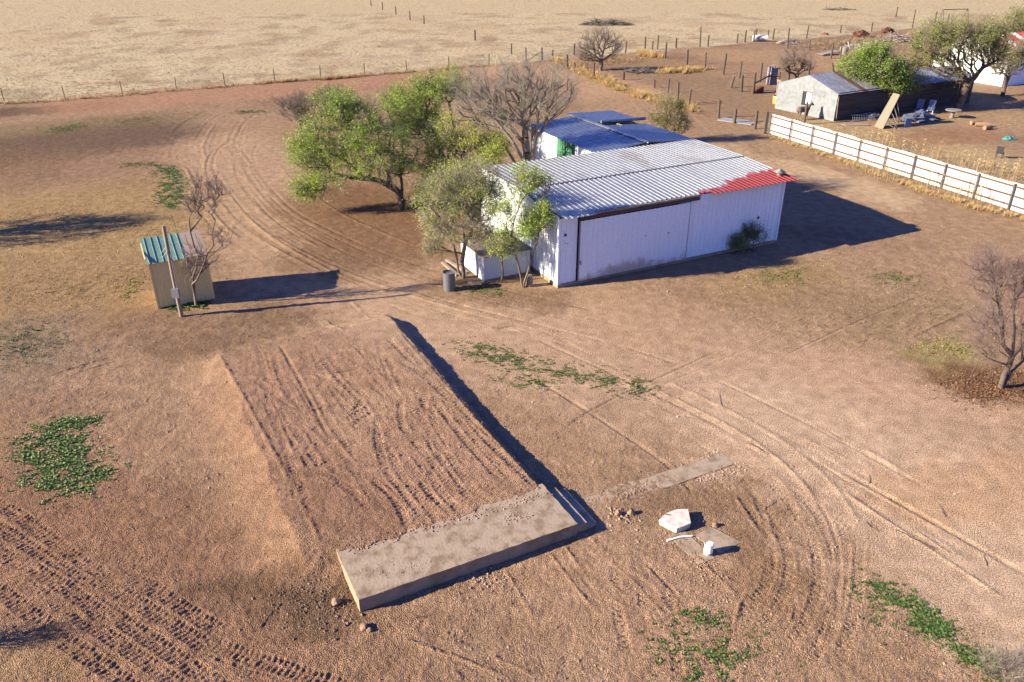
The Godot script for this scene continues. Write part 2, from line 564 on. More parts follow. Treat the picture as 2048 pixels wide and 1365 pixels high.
	# tyre tracks: on the pad
	for t in [[[530, 705], [545, 760], [600, 860], [640, 925]], [[528, 760], [558, 838], [602, 905], [630, 940]], [[605, 695], [640, 770], [690, 832]], [[640, 712], [690, 770], [722, 805], [700, 832]],
			[[712, 690], [765, 745], [835, 805]], [[775, 672], [850, 750], [905, 815], [1000, 905], [1085, 985]], [[762, 820], [757, 880], [778, 950], [832, 1055]], [[852, 782], [846, 840], [882, 920], [945, 1005]],
			[[738, 950], [790, 1000], [822, 1065]], [[765, 930], [812, 990], [855, 1050]], [[830, 915], [852, 975], [905, 1030]], [[870, 800], [932, 880], [1005, 965]], [[630, 885], [720, 825], [790, 800]], [[600, 770], [640, 840], [700, 920]], [[830, 770], [900, 750]]]:
		stamp(spline(pix(t, 0.4), 0.025), 0.34, "tread", 1.5, 0.17)
		var off := []
		for w in pix(t, 0.4): off.append(w + Vector2(0.42, 0.16))
		stamp(spline(off, 0.025), 0.3, "tread", 1.1, 0.17)
	stamp(spline(pix([[440, 712], [490, 800], [545, 900], [595, 990], [640, 1085]], 0.42), 0.025), 0.2, "ridge", 0.55)
	rng.seed = 77
	for k in 20:
		var u0 := rng.randf_range(-15.9, -9.3)
		var w0 := rng.randf_range(-13.8, -5.0)
		var ln := rng.randf_range(2.5, 8.0)
		var dr := rng.randf_range(-0.9, 0.9)
		var pts := []
		for i in 4:
			var f := i / 3.0
			var p3 := UW(clampf(u0 + dr * f * f + rng.randf_range(-0.05, 0.05), -16.0, -9.2), minf(w0 + ln * f, -0.4))
			pts.append(Vector2(p3.x, p3.z))
		stamp(spline(pts, 0.025), 0.3, "tread", rng.randf_range(0.6, 1.2), 0.17)
	for t in [[[820, 650], [900, 745], [1000, 855], [1095, 965]], [[800, 660], [880, 750], [980, 860], [1080, 970]], [[560, 690], [620, 800], [660, 880]], [[860, 690], [960, 810], [1060, 930]]]:
		stamp(spline(pix(t, 0.4), 0.025), 0.22, "rut", 0.7)
	# tyre tracks: round the well and below the slab
	for t in [[[1475, 985], [1520, 1050], [1545, 1110], [1530, 1180], [1480, 1235]], [[1505, 990], [1562, 1070], [1582, 1140], [1560, 1210], [1515, 1265]], [[1540, 960], [1612, 1050], [1640, 1140], [1622, 1230], [1580, 1295]],
			[[1575, 955], [1650, 1050], [1680, 1150], [1662, 1250], [1615, 1340]], [[1690, 1070], [1690, 1180], [1660, 1300]], [[1722, 1080], [1715, 1200], [1680, 1330]], [[1560, 940], [1640, 1010], [1700, 1080]]]:
		stamp(spline(pix(t), 0.025), 0.34, "tread", 1.15, 0.17)
	for t in [[[1232, 1120], [1240, 1230], [1262, 1330]], [[1330, 1160], [1350, 1260], [1360, 1380]], [[1290, 1130], [1290, 1240]]]:
		stamp(spline(pix(t), 0.025), 0.32, "tread", 1.0, 0.17)
	for t in [[[1005, 1132], [1035, 1180], [1068, 1235]], [[1095, 1100], [1140, 1160], [1192, 1225]], [[1128, 1090], [1170, 1150], [1205, 1200]], [[1180, 1072], [1212, 1118]], [[890, 1312], [932, 1370]], [[975, 1262], [1000, 1290]],
			[[1470, 990], [1500, 1035], [1530, 1080]], [[1470, 1255], [1480, 1215], [1500, 1180]], [[1590, 1210], [1580, 1250]], [[1380, 1100], [1440, 1160], [1480, 1195]], [[700, 600], [760, 660]], [[650, 640], [690, 680]]]:
		stamp(spline(pix(t), 0.025), 0.11, "ridge", 0.55)
	# the driveway: many loose wheel lines
	rng.seed = 21
	var ways := [
		[[[640, 170], [480, 225], [425, 285], [445, 340], [500, 420], [590, 480], [720, 540], [900, 600], [1100, 650], [1350, 720], [1600, 830], [1850, 960], [2150, 1130]], 46, 3.4],
		[[[-60, 262], [200, 240], [400, 215], [650, 178], [900, 155], [1100, 150]], 20, 3.5],
		[[[380, 300], [430, 380], [490, 450], [600, 520], [760, 590], [900, 640]], 26, 2.8],
		[[[560, 250], [470, 300], [480, 370], [560, 440]], 16, 3.2],
		[[[1450, 850], [1650, 960], [1850, 1090], [2150, 1290]], 24, 2.8],
		[[[1250, 215], [1420, 245], [1560, 325], [1750, 410], [2150, 540]], 8, 2.0],
		[[[1080, 150], [1200, 170], [1300, 220]], 6, 2.0],
		[[[1000, 640], [1250, 760], [1500, 900], [1620, 1050], [1600, 1250]], 18, 2.2],
		[[[1900, 560], [1700, 640], [1450, 760], [1250, 860], [1150, 960]], 16, 2.6],
		[[[1150, 1080], [1250, 1180], [1330, 1280], [1420, 1400]], 14, 1.8],
		[[[700, 1250], [900, 1300], [1150, 1380]], 8, 1.2],
		[[[250, 690], [420, 640], [600, 620], [800, 610]], 12, 1.2],
		[[[80, 780], [250, 730], [420, 700]], 8, 1.4],
	]
	for way in ways:
		var mid_line := spline(pix(way[0]), 0.05)
		for k in way[1]:
			var off := rng.randfn(0.0, way[2] * 0.5)
			var a := rng.randf() * 0.55
			var b := minf(1.0, a + rng.randf_range(0.12, 0.6))
			var line := PackedVector2Array()
			var sway := rng.randf_range(-1.2, 1.2)
			for i in range(int(a * mid_line.size()) + 1, int(b * mid_line.size()) - 1):
				var d := (mid_line[i + 1] - mid_line[i - 1]).normalized()
				line.append(mid_line[i] + Vector2(-d.y, d.x) * (off + sway * i / mid_line.size()))
			if line.size() > 20:
				stamp(line, rng.randf_range(0.14, 0.3), ["rut", "tread", "tread", "ridge"][k % 4], rng.randf_range(0.25, 1.0), 0.17)
	# the sheet itself: rows and columns that widen with distance
	var zs: Array[float] = [300.0, 80.0, 20.0, 0.0, -5.0]
	var z := -8.0
	while z > -1500.0:
		zs.append(z)
		z -= (0.0027 if z > -60.0 else (0.0056 if z > -240.0 else 0.06)) * (absf(z) + 6.0)
	zs.append(-2600.0)
	const NC := 960
	var ss: Array[float] = []
	var nx := NC + 7
	var verts := PackedVector3Array()
	var cols := PackedColorArray()
	var uvs := PackedVector2Array()
	var uv2 := PackedVector2Array()
	var nz := zs.size()
	verts.resize(nx * nz); cols.resize(nx * nz); uvs.resize(nx * nz); uv2.resize(nx * nz)
	for iz in nz:
		z = zs[iz]
		var w := 0.72 * absf(minf(z, -8.0)) + 9.0
		for ix in nx:
			var x: float
			if ix < 3: x = -w - [500.0, 70.0, 15.0][ix]
			elif ix > NC + 3: x = w + [15.0, 70.0, 500.0][ix - NC - 4]
			else: x = w * (2.0 * (ix - 3) / NC - 1.0)
			var k := iz * nx + ix
			var near := z < -7.0 and ix > 2 and ix < NC + 4
			var h := 0.0
			var col: Color
			if near and z > -150.0:
				var mn := mid.get_noise_2d(x, z)
				col = ground_color(x, z)
				var rough := 0.35 + 0.75 * smoothstep(0.5, 0.36, col.r)
				h = base_height(x, z) + 0.018 * mn * rough
				if z > -66.0:
					h += 0.02 * fine.get_noise_2d(x, z) * rough
				h += sample_tracks(x, z)
				var shade := 1.0 + 0.1 * mn
				if z < field_z(x): h += 0.03 * mid.get_noise_2d(x * 0.4, z * 0.4)
				col = Color(col.r * shade, col.g * shade, col.b * shade)
			else:
				col = ground_color(x, z)
			verts[k] = Vector3(x, h, z)
			cols[k] = Color(col.r * 1.07, col.g * 1.07, col.b * 1.0)
			uvs[k] = Vector2(x, z) / 5.0
			uv2[k] = Vector2(x * 0.8 + z * 0.6, z * 0.8 - x * 0.6) / 17.0
	print("ground verts ", verts.size(), " rows ", nz)
	var norms := PackedVector3Array()
	norms.resize(nx * nz)
	for iz in nz:
		for ix in nx:
			var k := iz * nx + ix
			var a := verts[k - 1 if ix > 0 else k]
			var b := verts[k + 1 if ix < nx - 1 else k]
			var c := verts[k - nx if iz > 0 else k]
			var d := verts[k + nx if iz < nz - 1 else k]
			norms[k] = (c - d).cross(b - a).normalized()
	var idx := PackedInt32Array()
	idx.resize((nx - 1) * (nz - 1) * 6)
	var q := 0
	for iz in nz - 1:
		for ix in nx - 1:
			var k := iz * nx + ix
			idx[q] = k; idx[q + 1] = k + nx; idx[q + 2] = k + nx + 1
			idx[q + 3] = k; idx[q + 4] = k + nx + 1; idx[q + 5] = k + 1
			q += 6
	var arr := []
	arr.resize(Mesh.ARRAY_MAX)
	arr[Mesh.ARRAY_VERTEX] = verts
	arr[Mesh.ARRAY_NORMAL] = norms
	arr[Mesh.ARRAY_COLOR] = cols
	arr[Mesh.ARRAY_TEX_UV] = uvs
	arr[Mesh.ARRAY_TEX_UV2] = uv2
	arr[Mesh.ARRAY_INDEX] = idx
	var me := ArrayMesh.new()
	me.add_surface_from_arrays(Mesh.PRIMITIVE_TRIANGLES, arr)
	var gm := StandardMaterial3D.new()
	gm.vertex_color_use_as_albedo = true
	gm.roughness = 0.97
	gm.metallic_specular = 0.2
	gm.albedo_texture = noise_tex(0.07, 31, L(0.4, 0.37, 0.35), L(1, 1, 1), 3, 1024)
	(gm.albedo_texture as NoiseTexture2D).color_ramp = speckle()
	gm.normal_enabled = true
	gm.normal_texture = normal_tex(0.11, 32, 12.0, 4, 1024)
	gm.normal_scale = 1.0
	gm.detail_enabled = true
	gm.detail_blend_mode = BaseMaterial3D.BLEND_MODE_MUL
	gm.detail_uv_layer = BaseMaterial3D.DETAIL_UV_2
	gm.detail_albedo = noise_tex(0.02, 33, L(0.66, 0.64, 0.62), L(1, 1, 1), 6, 1024)
	var o := MeshInstance3D.new()
	o.name = "ground"
	o.mesh = me
	o.material_override = gm
	add_child(o)
	tag(o, "bare reddish dirt yard with tyre tracks and dry pasture beyond", "ground", "", "structure")

func ground_y(x: float, z: float) -> float:
	return base_height(x, z) + sample_tracks(x, z) * 0.5

func on_ground(p: Vector3, sink := 0.02) -> Vector3:
	return Vector3(p.x, ground_y(p.x, p.z) - sink, p.z)

# ---------------------------------------------------------------- ribbed sheet metal
func sheet(width: float, length: float, pitch: float, rib: float, rib_w: float, segs: int, tone: Callable, lap := 0.0) -> ArrayMesh:
	# lies in x (across the ribs) and y (along them), outside is +z
	var xs := [0.0]
	var hs := [lap]
	var x := pitch * 0.5
	while x < width - 0.01:
		for p in [[-rib_w * 0.5, 0.0], [-rib_w * 0.25, rib], [rib_w * 0.25, rib], [rib_w * 0.5, 0.0]]:
			xs.append(clampf(x + p[0], 0.001, width - 0.001)); hs.append(p[1] + lap)
		x += pitch
	xs.append(width); hs.append(lap)
	var mb := MB.new()
	for s in segs:
		var y0 := length * s / segs
		var y1 := length * (s + 1) / segs
		for i in xs.size() - 1:
			if xs[i + 1] - xs[i] < 1e-4: continue
			var col: Color = tone.call((xs[i] + xs[i + 1]) * 0.5, (y0 + y1) * 0.5)
			mb.quad(Vector3(xs[i], y0, hs[i]), Vector3(xs[i + 1], y0, hs[i + 1]), Vector3(xs[i + 1], y1, hs[i + 1]), Vector3(xs[i], y1, hs[i]), col)
	return mb.mesh()

func plane_at(origin: Vector3, x: Vector3, y: Vector3) -> Transform3D:
	var xx := x.normalized()
	var yy := (y - xx * y.dot(xx)).normalized()
	return Transform3D(Basis(xx, yy, xx.cross(yy)), origin)

func panel_row(parent: Node3D, called: String, from: Vector3, along: Vector3, total: float, up: Vector3, length: float, each: float, m: Material, rib: float, pitch: float, tone := 0.06, segs := 1) -> void:
	var n := int(ceil(total / each))
	for i in n:
		var wd := minf(each, total - i * each)
		if wd < 0.05: continue
		var g := 1.0 + rng.randf_range(-tone, tone)
		var me := sheet(wd, length + (rng.randf_range(-0.03, 0.03) if called == "fence_panel" else 0.0), pitch, rib, pitch * 0.36, segs, func(_x, _y): return Color(g, g, g), 0.002 * (i % 2))
		part(parent, called, me, m, plane_at(from + along.normalized() * (i * each), along, up))

# local frame helper: u to the right-and-away, w away-left, as a Node3D at the grid's origin
func V(u: float, h: float, w: float) -> Vector3:
	return Vector3(u, h, -w)

func box_mesh(at: Vector3, size: Vector3, col := Color.WHITE) -> ArrayMesh:
	var mb := MB.new()
	mb.box(at, size, col)
	return mb.mesh()

func make_barn() -> void:
	rng.seed = 5
	var t := thing("metal_barn", "large white metal barn with ribbed roof partly painted red and wide sliding doors", "barn", ORIGIN, deg_to_rad(GRID_TURN))
	var uu := Vector3(1, 0, 0)
	var up := Vector3.UP
	# footing and inner dark box so that nothing shines through
	part(t, "footing", box_mesh(V(7.25, 0.02, 4.4), Vector3(14.56, 0.34, 8.9)), M.concrete)
	# front wall: fixed bay, sliding door proud of it, fixed wall
	panel_row(t, "wall_panel", V(0, 0.16, 0), uu, 1.05, up, 3.46, 0.9, M.white, 0.03, 0.3, 0.03)
	panel_row(t, "wall_panel", V(7.3, 0.16, 0), uu, 7.2, up, 3.5, 0.9, M.white, 0.03, 0.3, 0.03)
	var door := Node3D.new()
	door.name = "sliding_door"
	t.add_child(door, true)
	var stain := FastNoiseLite.new()
	stain.frequency = 0.9; stain.seed = 8
	var x := 1.16
	while x < 7.85:
		var wd := minf(0.9, 7.9 - x)
		var x0 := x
		var me := sheet(wd, 3.17, 0.3, 0.03, 0.1, 26, func(px, py):
			var e := 0.75 * smoothstep(2.0, 3.2, x0 + px) * smoothstep(6.4, 4.6, x0 + px) + 0.25
			var a := smoothstep(0.2, -0.25, py - 0.55 * e - 0.35 * stain.get_noise_2d((x0 + px) * 2.0, py * 1.5)) * 0.75
			return Color(0.98, 0.97, 0.97).lerp(Color(0.55, 0.38, 0.25), a))
		part(door, "door_panel", me, M.white, plane_at(V(x, 0.2, -0.12), uu, up))
		x += 0.9
	part(door, "edge_channel", box_mesh(V(1.13, 1.79, -0.1), Vector3(0.05, 3.2, 0.08)), M.steel)
	part(door, "edge_channel", box_mesh(V(7.92, 1.79, -0.09), Vector3(0.04, 3.2, 0.07), Color(2.4, 2.4, 2.4)), M.steel)
	part(door, "handle", box_mesh(V(1.2, 1.2, -0.19), Vector3(0.06, 0.2, 0.05)), M.steel)
	part(t, "rail_shadow_strip", box_mesh(V(4.8, 3.5, -0.1), Vector3(7.4, 0.16, 0.05)), M.dark_wood)  # door rail drawn as a dark strip, standing in for the shadowed gap
	for p in [[0.35, 2.75, 0.075], [0.35, 2.35, 0.03], [0.5, 2.3, 0.025], [12.9, 1.75, 0.09], [5.1, 2.0, 0.03], [6.6, 1.9, 0.04]]:
		var mb := MB.new()
		var ww := -0.026 if p[0] < 1.1 or p[0] > 8.0 else -0.146
		mb.tube([V(p[0], p[1], ww), V(p[0], p[1], ww - 0.012)], [p[2], p[2]], 10)
		part(t, "vent_hole", mb.mesh(), M.glass)
	# other walls
	for i in 10:
		var wa := 0.88 * i
		var top := (lerpf(3.72, 3.99, wa / 4.25) if wa < 4.2 else 4.03)
		panel_row(t, "wall_panel", V(0, 0.16, wa + 0.88), Vector3(0, 0, 1), 0.88, up, top - 0.16, 0.9, M.white, 0.03, 0.3, 0.03)
		panel_row(t, "wall_panel", V(14.5, 0.16, wa), Vector3(0, 0, -1), 0.88, up, top - 0.16, 0.9, M.white, 0.03, 0.3, 0.03)
	panel_row(t, "wall_panel", V(14.5, 0.16, 8.8), Vector3(-1, 0, 0), 14.5, up, 3.7, 0.9, M.white, 0.03, 0.3, 0.03)
	for c in [[0.0, 0.0], [14.5, 0.0], [0.0, 8.8], [14.5, 8.8]]:
		part(t, "corner_trim", box_mesh(V(c[0], 1.88, c[1]), Vector3(0.12, 3.44, 0.12)), M.white)
	# roof, lower row: eave at 3.70 rises to 3.99; the middle of the eave has lost its overhang
	var red_edge := FastNoiseLite.new()
	red_edge.frequency = 2.0; red_edge.seed = 9
	var k := 0
	x = 0.08
	while x < 15.2:
		var wd := minf(0.915, 15.3 - x)
		var mid_bay := x > 1.7 and x < 8.4
		var w0 := -0.04 if mid_bay else (-0.42 if x < 8.0 else -0.38)
		var p0 := V(x, lerpf(3.7, 3.99, (w0 + 0.4) / 4.65), w0)
		var p1 := V(x, 3.995, 4.28)
		var ln := p0.distance_to(p1)
		var x0 := x
		var g := rng.randf_range(0.9, 1.06)
		var me := sheet(wd, ln, 0.305, 0.036, 0.075, 18, func(px, py):
			var uu2: float = x0 + px
			var reach := -1.0
			if uu2 > 8.5:
				reach = 0.35 + 0.55 * smoothstep(8.5, 10.2, uu2) + 0.5 * smoothstep(10.8, 11.2, uu2) + 0.55 * smoothstep(12.6, 12.9, uu2)
				reach += 0.28 * red_edge.get_noise_2d(floor(uu2 / 0.152) * 3.1, 0.0)
				if uu2 < 11.0 and fposmod(uu2, 0.305) < 0.06: reach -= 0.6
			if py < reach:
				var v := 1.0 + 0.12 * red_edge.get_noise_2d(uu2 * 2.0, py * 2.0)
				return Color(0.74 * v, 0.1 * v, 0.075 * v)
			return Color(g, g, g))
		part(t, "roof_panel", me, M.roof, plane_at(p0 + Vector3(0, 0.002 * (k % 2), 0), uu, p1 - p0))
		k += 1
		x += 0.915
	# roof, upper row laps over the lower
	x = 0.02
	while x < 15.1:
		var wd := minf(0.915, 15.2 - x)
		var g := rng.randf_range(0.92, 1.06)
		var x0 := x
		var rs := rng.randf()
		var me := sheet(wd, 4.72, 0.305, 0.036, 0.075, 16, func(px, py):
			var r := smoothstep(0.12, 0.5, stain.get_noise_2d((x0 + px) * 0.5, py * 0.25 + 9.0)) * 0.5
			return Color(g, g, g).lerp(Color(0.62, 0.5, 0.38), r))
		part(t, "roof_panel", me, M.roof, plane_at(V(x, 4.035 + 0.002 * (k % 2), 4.16), uu, Vector3(0, 0.03, -4.72)))
		k += 1
		x += 0.915
	part(t, "roof_trim", box_mesh(V(7.7, 4.02, 4.17), Vector3(15.0, 0.035, 0.05), Color(0.8, 0.85, 1.0)), M.steel)
	var fas := MB.new()
	for i in 12:
		fas.box(V(1.95 + i * 0.57, 3.67 + rng.randf_range(-0.015, 0.015), -0.1 - rng.randf() * 0.03), Vector3(0.58, 0.1, 0.09), Color.WHITE * rng.randf_range(0.8, 1.2))
	part(t, "fascia_board", fas.mesh(), M.wood)
	var vent := MB.new()
	vent.tube([V(14.75, 3.72, 0.7), V(14.75, 3.95, 0.7)], [0.16, 0.16], 12)
	vent.tube([V(14.75, 3.95, 0.7), V(14.75, 3.98, 0.7), V(14.75, 4.12, 0.7)], [0.36, 0.34, 0.03], 14)
	part(t, "vent_cap", vent.mesh(), M.galv)
	# rear wing: low gable, ridge running away from the front, sheets laid across it
	var w0 := 9.05
	var left_u := 7.95
	var ridge_u := 11.55
	var right_u := 15.45
	k = 0
	while w0 < 17.6:
		var g := rng.randf_range(0.85, 1.1)
		var me := sheet(0.915, 3.72, 0.305, 0.045, 0.11, 1, func(_a, _b): return Color(g, g, g))
		part(t, "rear_roof_panel", me, M.blue_metal, plane_at(V(left_u, 3.86 + 0.002 * (k % 2), w0), Vector3(0, 0, -1), V(3.6, 0.36, 0)))
		w0 += 0.915
		k += 1
	w0 = 9.05
	k = 0
	while w0 < 18.4:
		var g := rng.randf_range(0.85, 1.1)
		var me := sheet(0.915, 4.05, 0.305, 0.045, 0.11, 1, func(_a, _b): return Color(g, g, g))
		var lift := 0.0
		if k == 6:
			k += 1
			w0 += 0.6
			continue
		if k > 6: lift = 0.16
		part(t, "rear_roof_panel", me, M.blue_metal, plane_at(V(right_u, 3.98 + lift + 0.002 * (k % 2), w0 + 0.915), Vector3(0, 0, 1), V(-3.95, 0.24 - lift * 0.6, 0)))
		w0 += 0.915
		k += 1
	var curl := MB.new()
	curl.tube([V(12.0, 4.31, 15.05), V(15.7, 4.22, 15.05)], [0.12, 0.12], 10)
	part(t, "curled_roof_edge", curl.mesh(), M.blue_metal)
	part(t, "purlin", box_mesh(V(13.2, 4.1, 14.75), Vector3(0.12, 0.08, 1.1)), M.wood)
	part(t, "ridge_cap", box_mesh(V(ridge_u, 4.26, 13.7), Vector3(0.3, 0.03, 9.4)), M.roof)
	panel_row(t, "rear_wall_panel", V(8.15, 0.1, 17.6), Vector3(0, 0, 1), 3.2, up, 3.72, 0.9, M.white, 0.022, 0.3, 0.05)
	var gp := sheet(2.3, 3.72, 0.3, 0.022, 0.1, 1, func(_a, _b): return Color(0.05, 0.2, 0.11))
	part(t, "green_wall_panel", gp, M.paint, plane_at(V(8.15, 0.1, 14.4), Vector3(0, 0, 1), up))
	panel_row(t, "rear_wall_panel", V(8.15, 0.1, 12.1), Vector3(0, 0, 1), 3.2, up, 3.72, 0.9, M.white, 0.022, 0.3, 0.05)
	panel_row(t, "rear_wall_panel", V(15.2, 0.1, 8.9), Vector3(0, 0, -1), 9.3, up, 3.8, 0.9, M.white, 0.022, 0.3, 0.05)
	panel_row(t, "rear_wall_panel", V(15.2, 0.1, 18.2), Vector3(-1, 0, 0), 7.0, up, 3.85, 0.9, M.white, 0.022, 0.3, 0.05)

func make_shed() -> void:
	rng.seed = 6
	var t := thing("pump_shed", "narrow beige metal shed with green and bare wood roof beside a leaning pole", "shed", on_ground(UW(-18.2, 6.45), 0.0), deg_to_rad(GRID_TURN - 0.0))
	var up := Vector3.UP
	panel_row(t, "wall_panel", V(0, -0.05, 0), Vector3(1, 0, 0), 2.55, up, 2.33, 0.85, M.tan_metal, 0.02, 0.17, 0.03)
	panel_row(t, "wall_panel", V(0, -0.05, 2.35), Vector3(0, 0, 1), 2.35, up, 2.5, 0.8, M.tan_metal, 0.02, 0.17, 0.03)
	panel_row(t, "wall_panel", V(2.55, -0.05, 0), Vector3(0, 0, -1), 2.35, up, 2.5, 0.8, M.tan_metal, 0.02, 0.17, 0.03)
	panel_row(t, "wall_panel", V(2.55, -0.05, 2.35), Vector3(-1, 0, 0), 2.55, up, 2.7, 0.85, M.tan_metal, 0.02, 0.17, 0.03)
	part(t, "corner_trim", box_mesh(V(-0.02, 1.15, -0.02), Vector3(0.08, 2.34, 0.08), Color(1.5, 1.5, 1.45)), M.tan_metal)
	var slope := V(0, 0.42, 2.62)
	for i in 6:
		var me := sheet(0.3, slope.length(), 0.3, 0.032, 0.05, 1, func(_a, _b): return Color.WHITE * [1.0, 0.92, 1.08, 0.95, 1.05, 1.1][i])
		part(t, "green_roof_panel", me, M.green_roof, plane_at(V(-0.12 + i * 0.3, 2.32, -0.14), Vector3(1, 0, 0), slope))
	for i in 4:
		var bd := MB.new()
		bd.box(Vector3(0.11, slope.length() * 0.5, 0.0), Vector3(0.21, slope.length() * rng.randf_range(0.94, 1.0), 0.025), Color(1.9, 1.75, 1.55) * rng.randf_range(0.85, 1.1))
		part(t, "roof_board", bd.mesh(), M.wood, plane_at(V(1.68 + i * 0.235, 2.335, -0.12), Vector3(1, 0, 0), slope))
	part(t, "roof_rib", box_mesh(V(-0.14, 2.52, 1.17), Vector3(0.05, 0.05, 2.4), Color(2.2, 2.2, 2.2)), M.tan_metal, Transform3D(Basis(Vector3.RIGHT, 0.0), Vector3.ZERO))
	var br := MB.new()
	br.tube([V(-0.02, 1.5, 1.6), V(-0.3, 1.5, 1.6), V(-0.3, 0.95, 1.6), V(-0.02, 0.95, 1.6)], [0.02, 0.02, 0.02, 0.02], 5)
	part(t, "bracket", br.mesh(), M.rust)
	# power pole
	var pb := on_ground(G(363, 634), 0.05)
	var p := thing("power_pole", "weathered wooden pole with grey meter box in front of the beige shed", "pole", pb)
	var pm := MB.new()
	pm.tube([Vector3(0, -0.1, 0), Vector3(-0.01, 2.2, 0), Vector3(0.03, 4.5, 0.0)], [0.1, 0.09, 0.075], 9)
	part(p, "shaft", pm.mesh(), M.wood)
	part(p, "meter_box", box_mesh(Vector3(0.02, 1.32, 0.17), Vector3(0.34, 0.42, 0.16), Color(1.9, 2.0, 2.2)), M.steel)
	var cd := MB.new()
	cd.tube([Vector3(0.1, 1.5, 0.07), Vector3(0.1, 2.8, 0.07), Vector3(0.12, 3.3, 0.06)], [0.02, 0.02, 0.02], 5)
	part(p, "conduit", cd.mesh(), M.steel)
	var wr := MB.new()
	for i in 5:
		var a := rng.randf() * TAU
		wr.tube([Vector3(0.02, 3.3 + i * 0.06, 0.05), Vector3(0.15 * cos(a), 3.2 + i * 0.08, 0.15 * sin(a)), Vector3(0.3 * cos(a + 1), 3.0 + i * 0.06, 0.3 * sin(a + 1))], [0.008, 0.008, 0.008], 4)
	part(p, "wire", wr.mesh(), M.steel)

func make_slab() -> void:
	rng.seed = 7
	var t := thing("concrete_porch", "weathered concrete porch slab with two steps at its end", "slab", ORIGIN, deg_to_rad(GRID_TURN))
	var mb := MB.new()
	var pts := PackedVector2Array()
	var cs := [Vector2(-15.42, 16.35), Vector2(-8.74, 16.37), Vector2(-8.74, 14.2), Vector2(-15.42, 14.2)]
	for i in 4:                                   # chipped edges
		var a: Vector2 = cs[i]
		var b: Vector2 = cs[(i + 1) % 4]
		var n := int(a.distance_to(b) / 0.16)
		for j in n:
			var o := rng.randf_range(-0.012, 0.012) if j > 0 else 0.0
			pts.append(a.lerp(b, float(j) / n) + Vector2(o, o))
	mb.prism(pts, -0.1, 0.43)
	part(t, "deck", mb.mesh(), M.concrete)
	part(t, "step", box_mesh(V(-8.55, 0.09, -15.35), Vector3(0.37, 0.4, 1.9)), M.concrete)
	part(t, "step", box_mesh(V(-8.2, 0.02, -15.35), Vector3(0.34, 0.26, 1.86)), M.concrete)
	# walk
	var wk := thing("concrete_walk", "half buried concrete walk leading from the porch steps", "path", ORIGIN, deg_to_rad(GRID_TURN))
	for s in [[-7.75, -5.7, 0.95], [-5.68, -4.2, 0.72], [-4.18, -2.1, 0.7]]:
		part(wk, "paving_slab", box_mesh(V((s[0] + s[1]) * 0.5, -0.037, -15.35 - (0.0 if s[2] > 0.8 else 0.02)), Vector3(s[1] - s[0], 0.09, s[2])), M.concrete)
	# well cover
	var o := G(1352, 1042)
	var wl := thing("well_cover", "white curved well cover lid lying on the ground beside concrete pads", "cover", on_ground(o, 0.0))
	var outline := PackedVector2Array()
	for q in [[1318, 1041], [1325, 1034], [1334, 1027], [1343, 1023], [1353, 1020], [1364, 1019], [1376, 1019], [1379, 1033], [1382, 1047], [1368, 1053], [1354, 1058], [1336, 1049]]:
		var g := G(q[0], q[1], 0.2)
		outline.append(Vector2(g.x - o.x, g.z - o.z))
	var lid := MB.new()
	lid.prism(outline, 0.13, 0.2, Color(0.6, 0.57, 0.5))
	part(wl, "lid", lid.mesh(), M.paint)
	var inner := PackedVector2Array()
	for q in outline:
		inner.append(q * 0.96)
	var sk := MB.new()
	sk.prism(inner, -0.03, 0.128, Color(0.55, 0.53, 0.5))
	part(wl, "skirt", sk.mesh(), M.paint)
	var hb := MB.new()
	hb.tube([Vector3(-0.33, 0.22, -0.02), Vector3(-0.22, 0.22, 0.0)], [0.02, 0.02], 6, Color(0.1, 0.1, 0.1))
	part(wl, "handle", hb.mesh(), M.paint)
	var pp := thing("well_pipe", "short white capped well pipe standing on a concrete pad", "pipe", on_ground(G(1416, 1108), 0.0))
	var pm := MB.new()
	pm.tube([Vector3(0, -0.05, 0), Vector3(0, 0.1, 0)], [0.135, 0.135], 18, Color(0.35, 0.34, 0.33))
	part(pp, "base", pm.mesh(), M.paint)
	pm = MB.new()
	pm.tube([Vector3(0, 0.1, 0), Vector3(0, 0.36, 0)], [0.13, 0.13], 18, Color(0.82, 0.82, 0.8), false)
	pm.tube([Vector3(0, 0.36, 0), Vector3(0, 0.3, 0)], [0.105, 0.1], 18, Color(0.6, 0.58, 0.54))
	pm.tube([Vector3(0, 0.355, 0), Vector3(0, 0.365, 0)], [0.13, 0.125], 18, Color(0.82, 0.82, 0.8), false)
	part(pp, "casing", pm.mesh(), M.plastic)
	var rod := MB.new()
	var a := G(1334, 1084); var b := G(1384, 1075); var mid_ := G(1360, 1077)
	rod.tube([a + Vector3(0, 0.03, 0), mid_ + Vector3(0, 0.05, 0), b + Vector3(0, 0.05, 0)], [0.028, 0.028, 0.028], 8, Color(0.75, 0.72, 0.68))
	solo("plastic_pipe", rod.mesh(), M.plastic, "bent white plastic pipe lying in front of the well cover", "pipe")
	for q in [[[[1388, 1072], [1425, 1056], [1483, 1086], [1440, 1108]], "square concrete pad beside the white well pipe"], [[[1336, 1072], [1372, 1066], [1430, 1118], [1398, 1130]], "narrow concrete pad under the bent white plastic pipe"]]:
		var ol := PackedVector2Array()
		var c0 := G(q[0][0][0], q[0][0][1])
		for s in q[0]:
			var g := G(s[0], s[1])
			ol.append(Vector2(g.x - c0.x, g.z - c0.z))
		var pd := MB.new()
		pd.prism(ol, -0.1, 0.018)
		solo("concrete_pad", pd.mesh(), M.concrete, q[1], "pad", Vector3(c0.x, 0, c0.z))

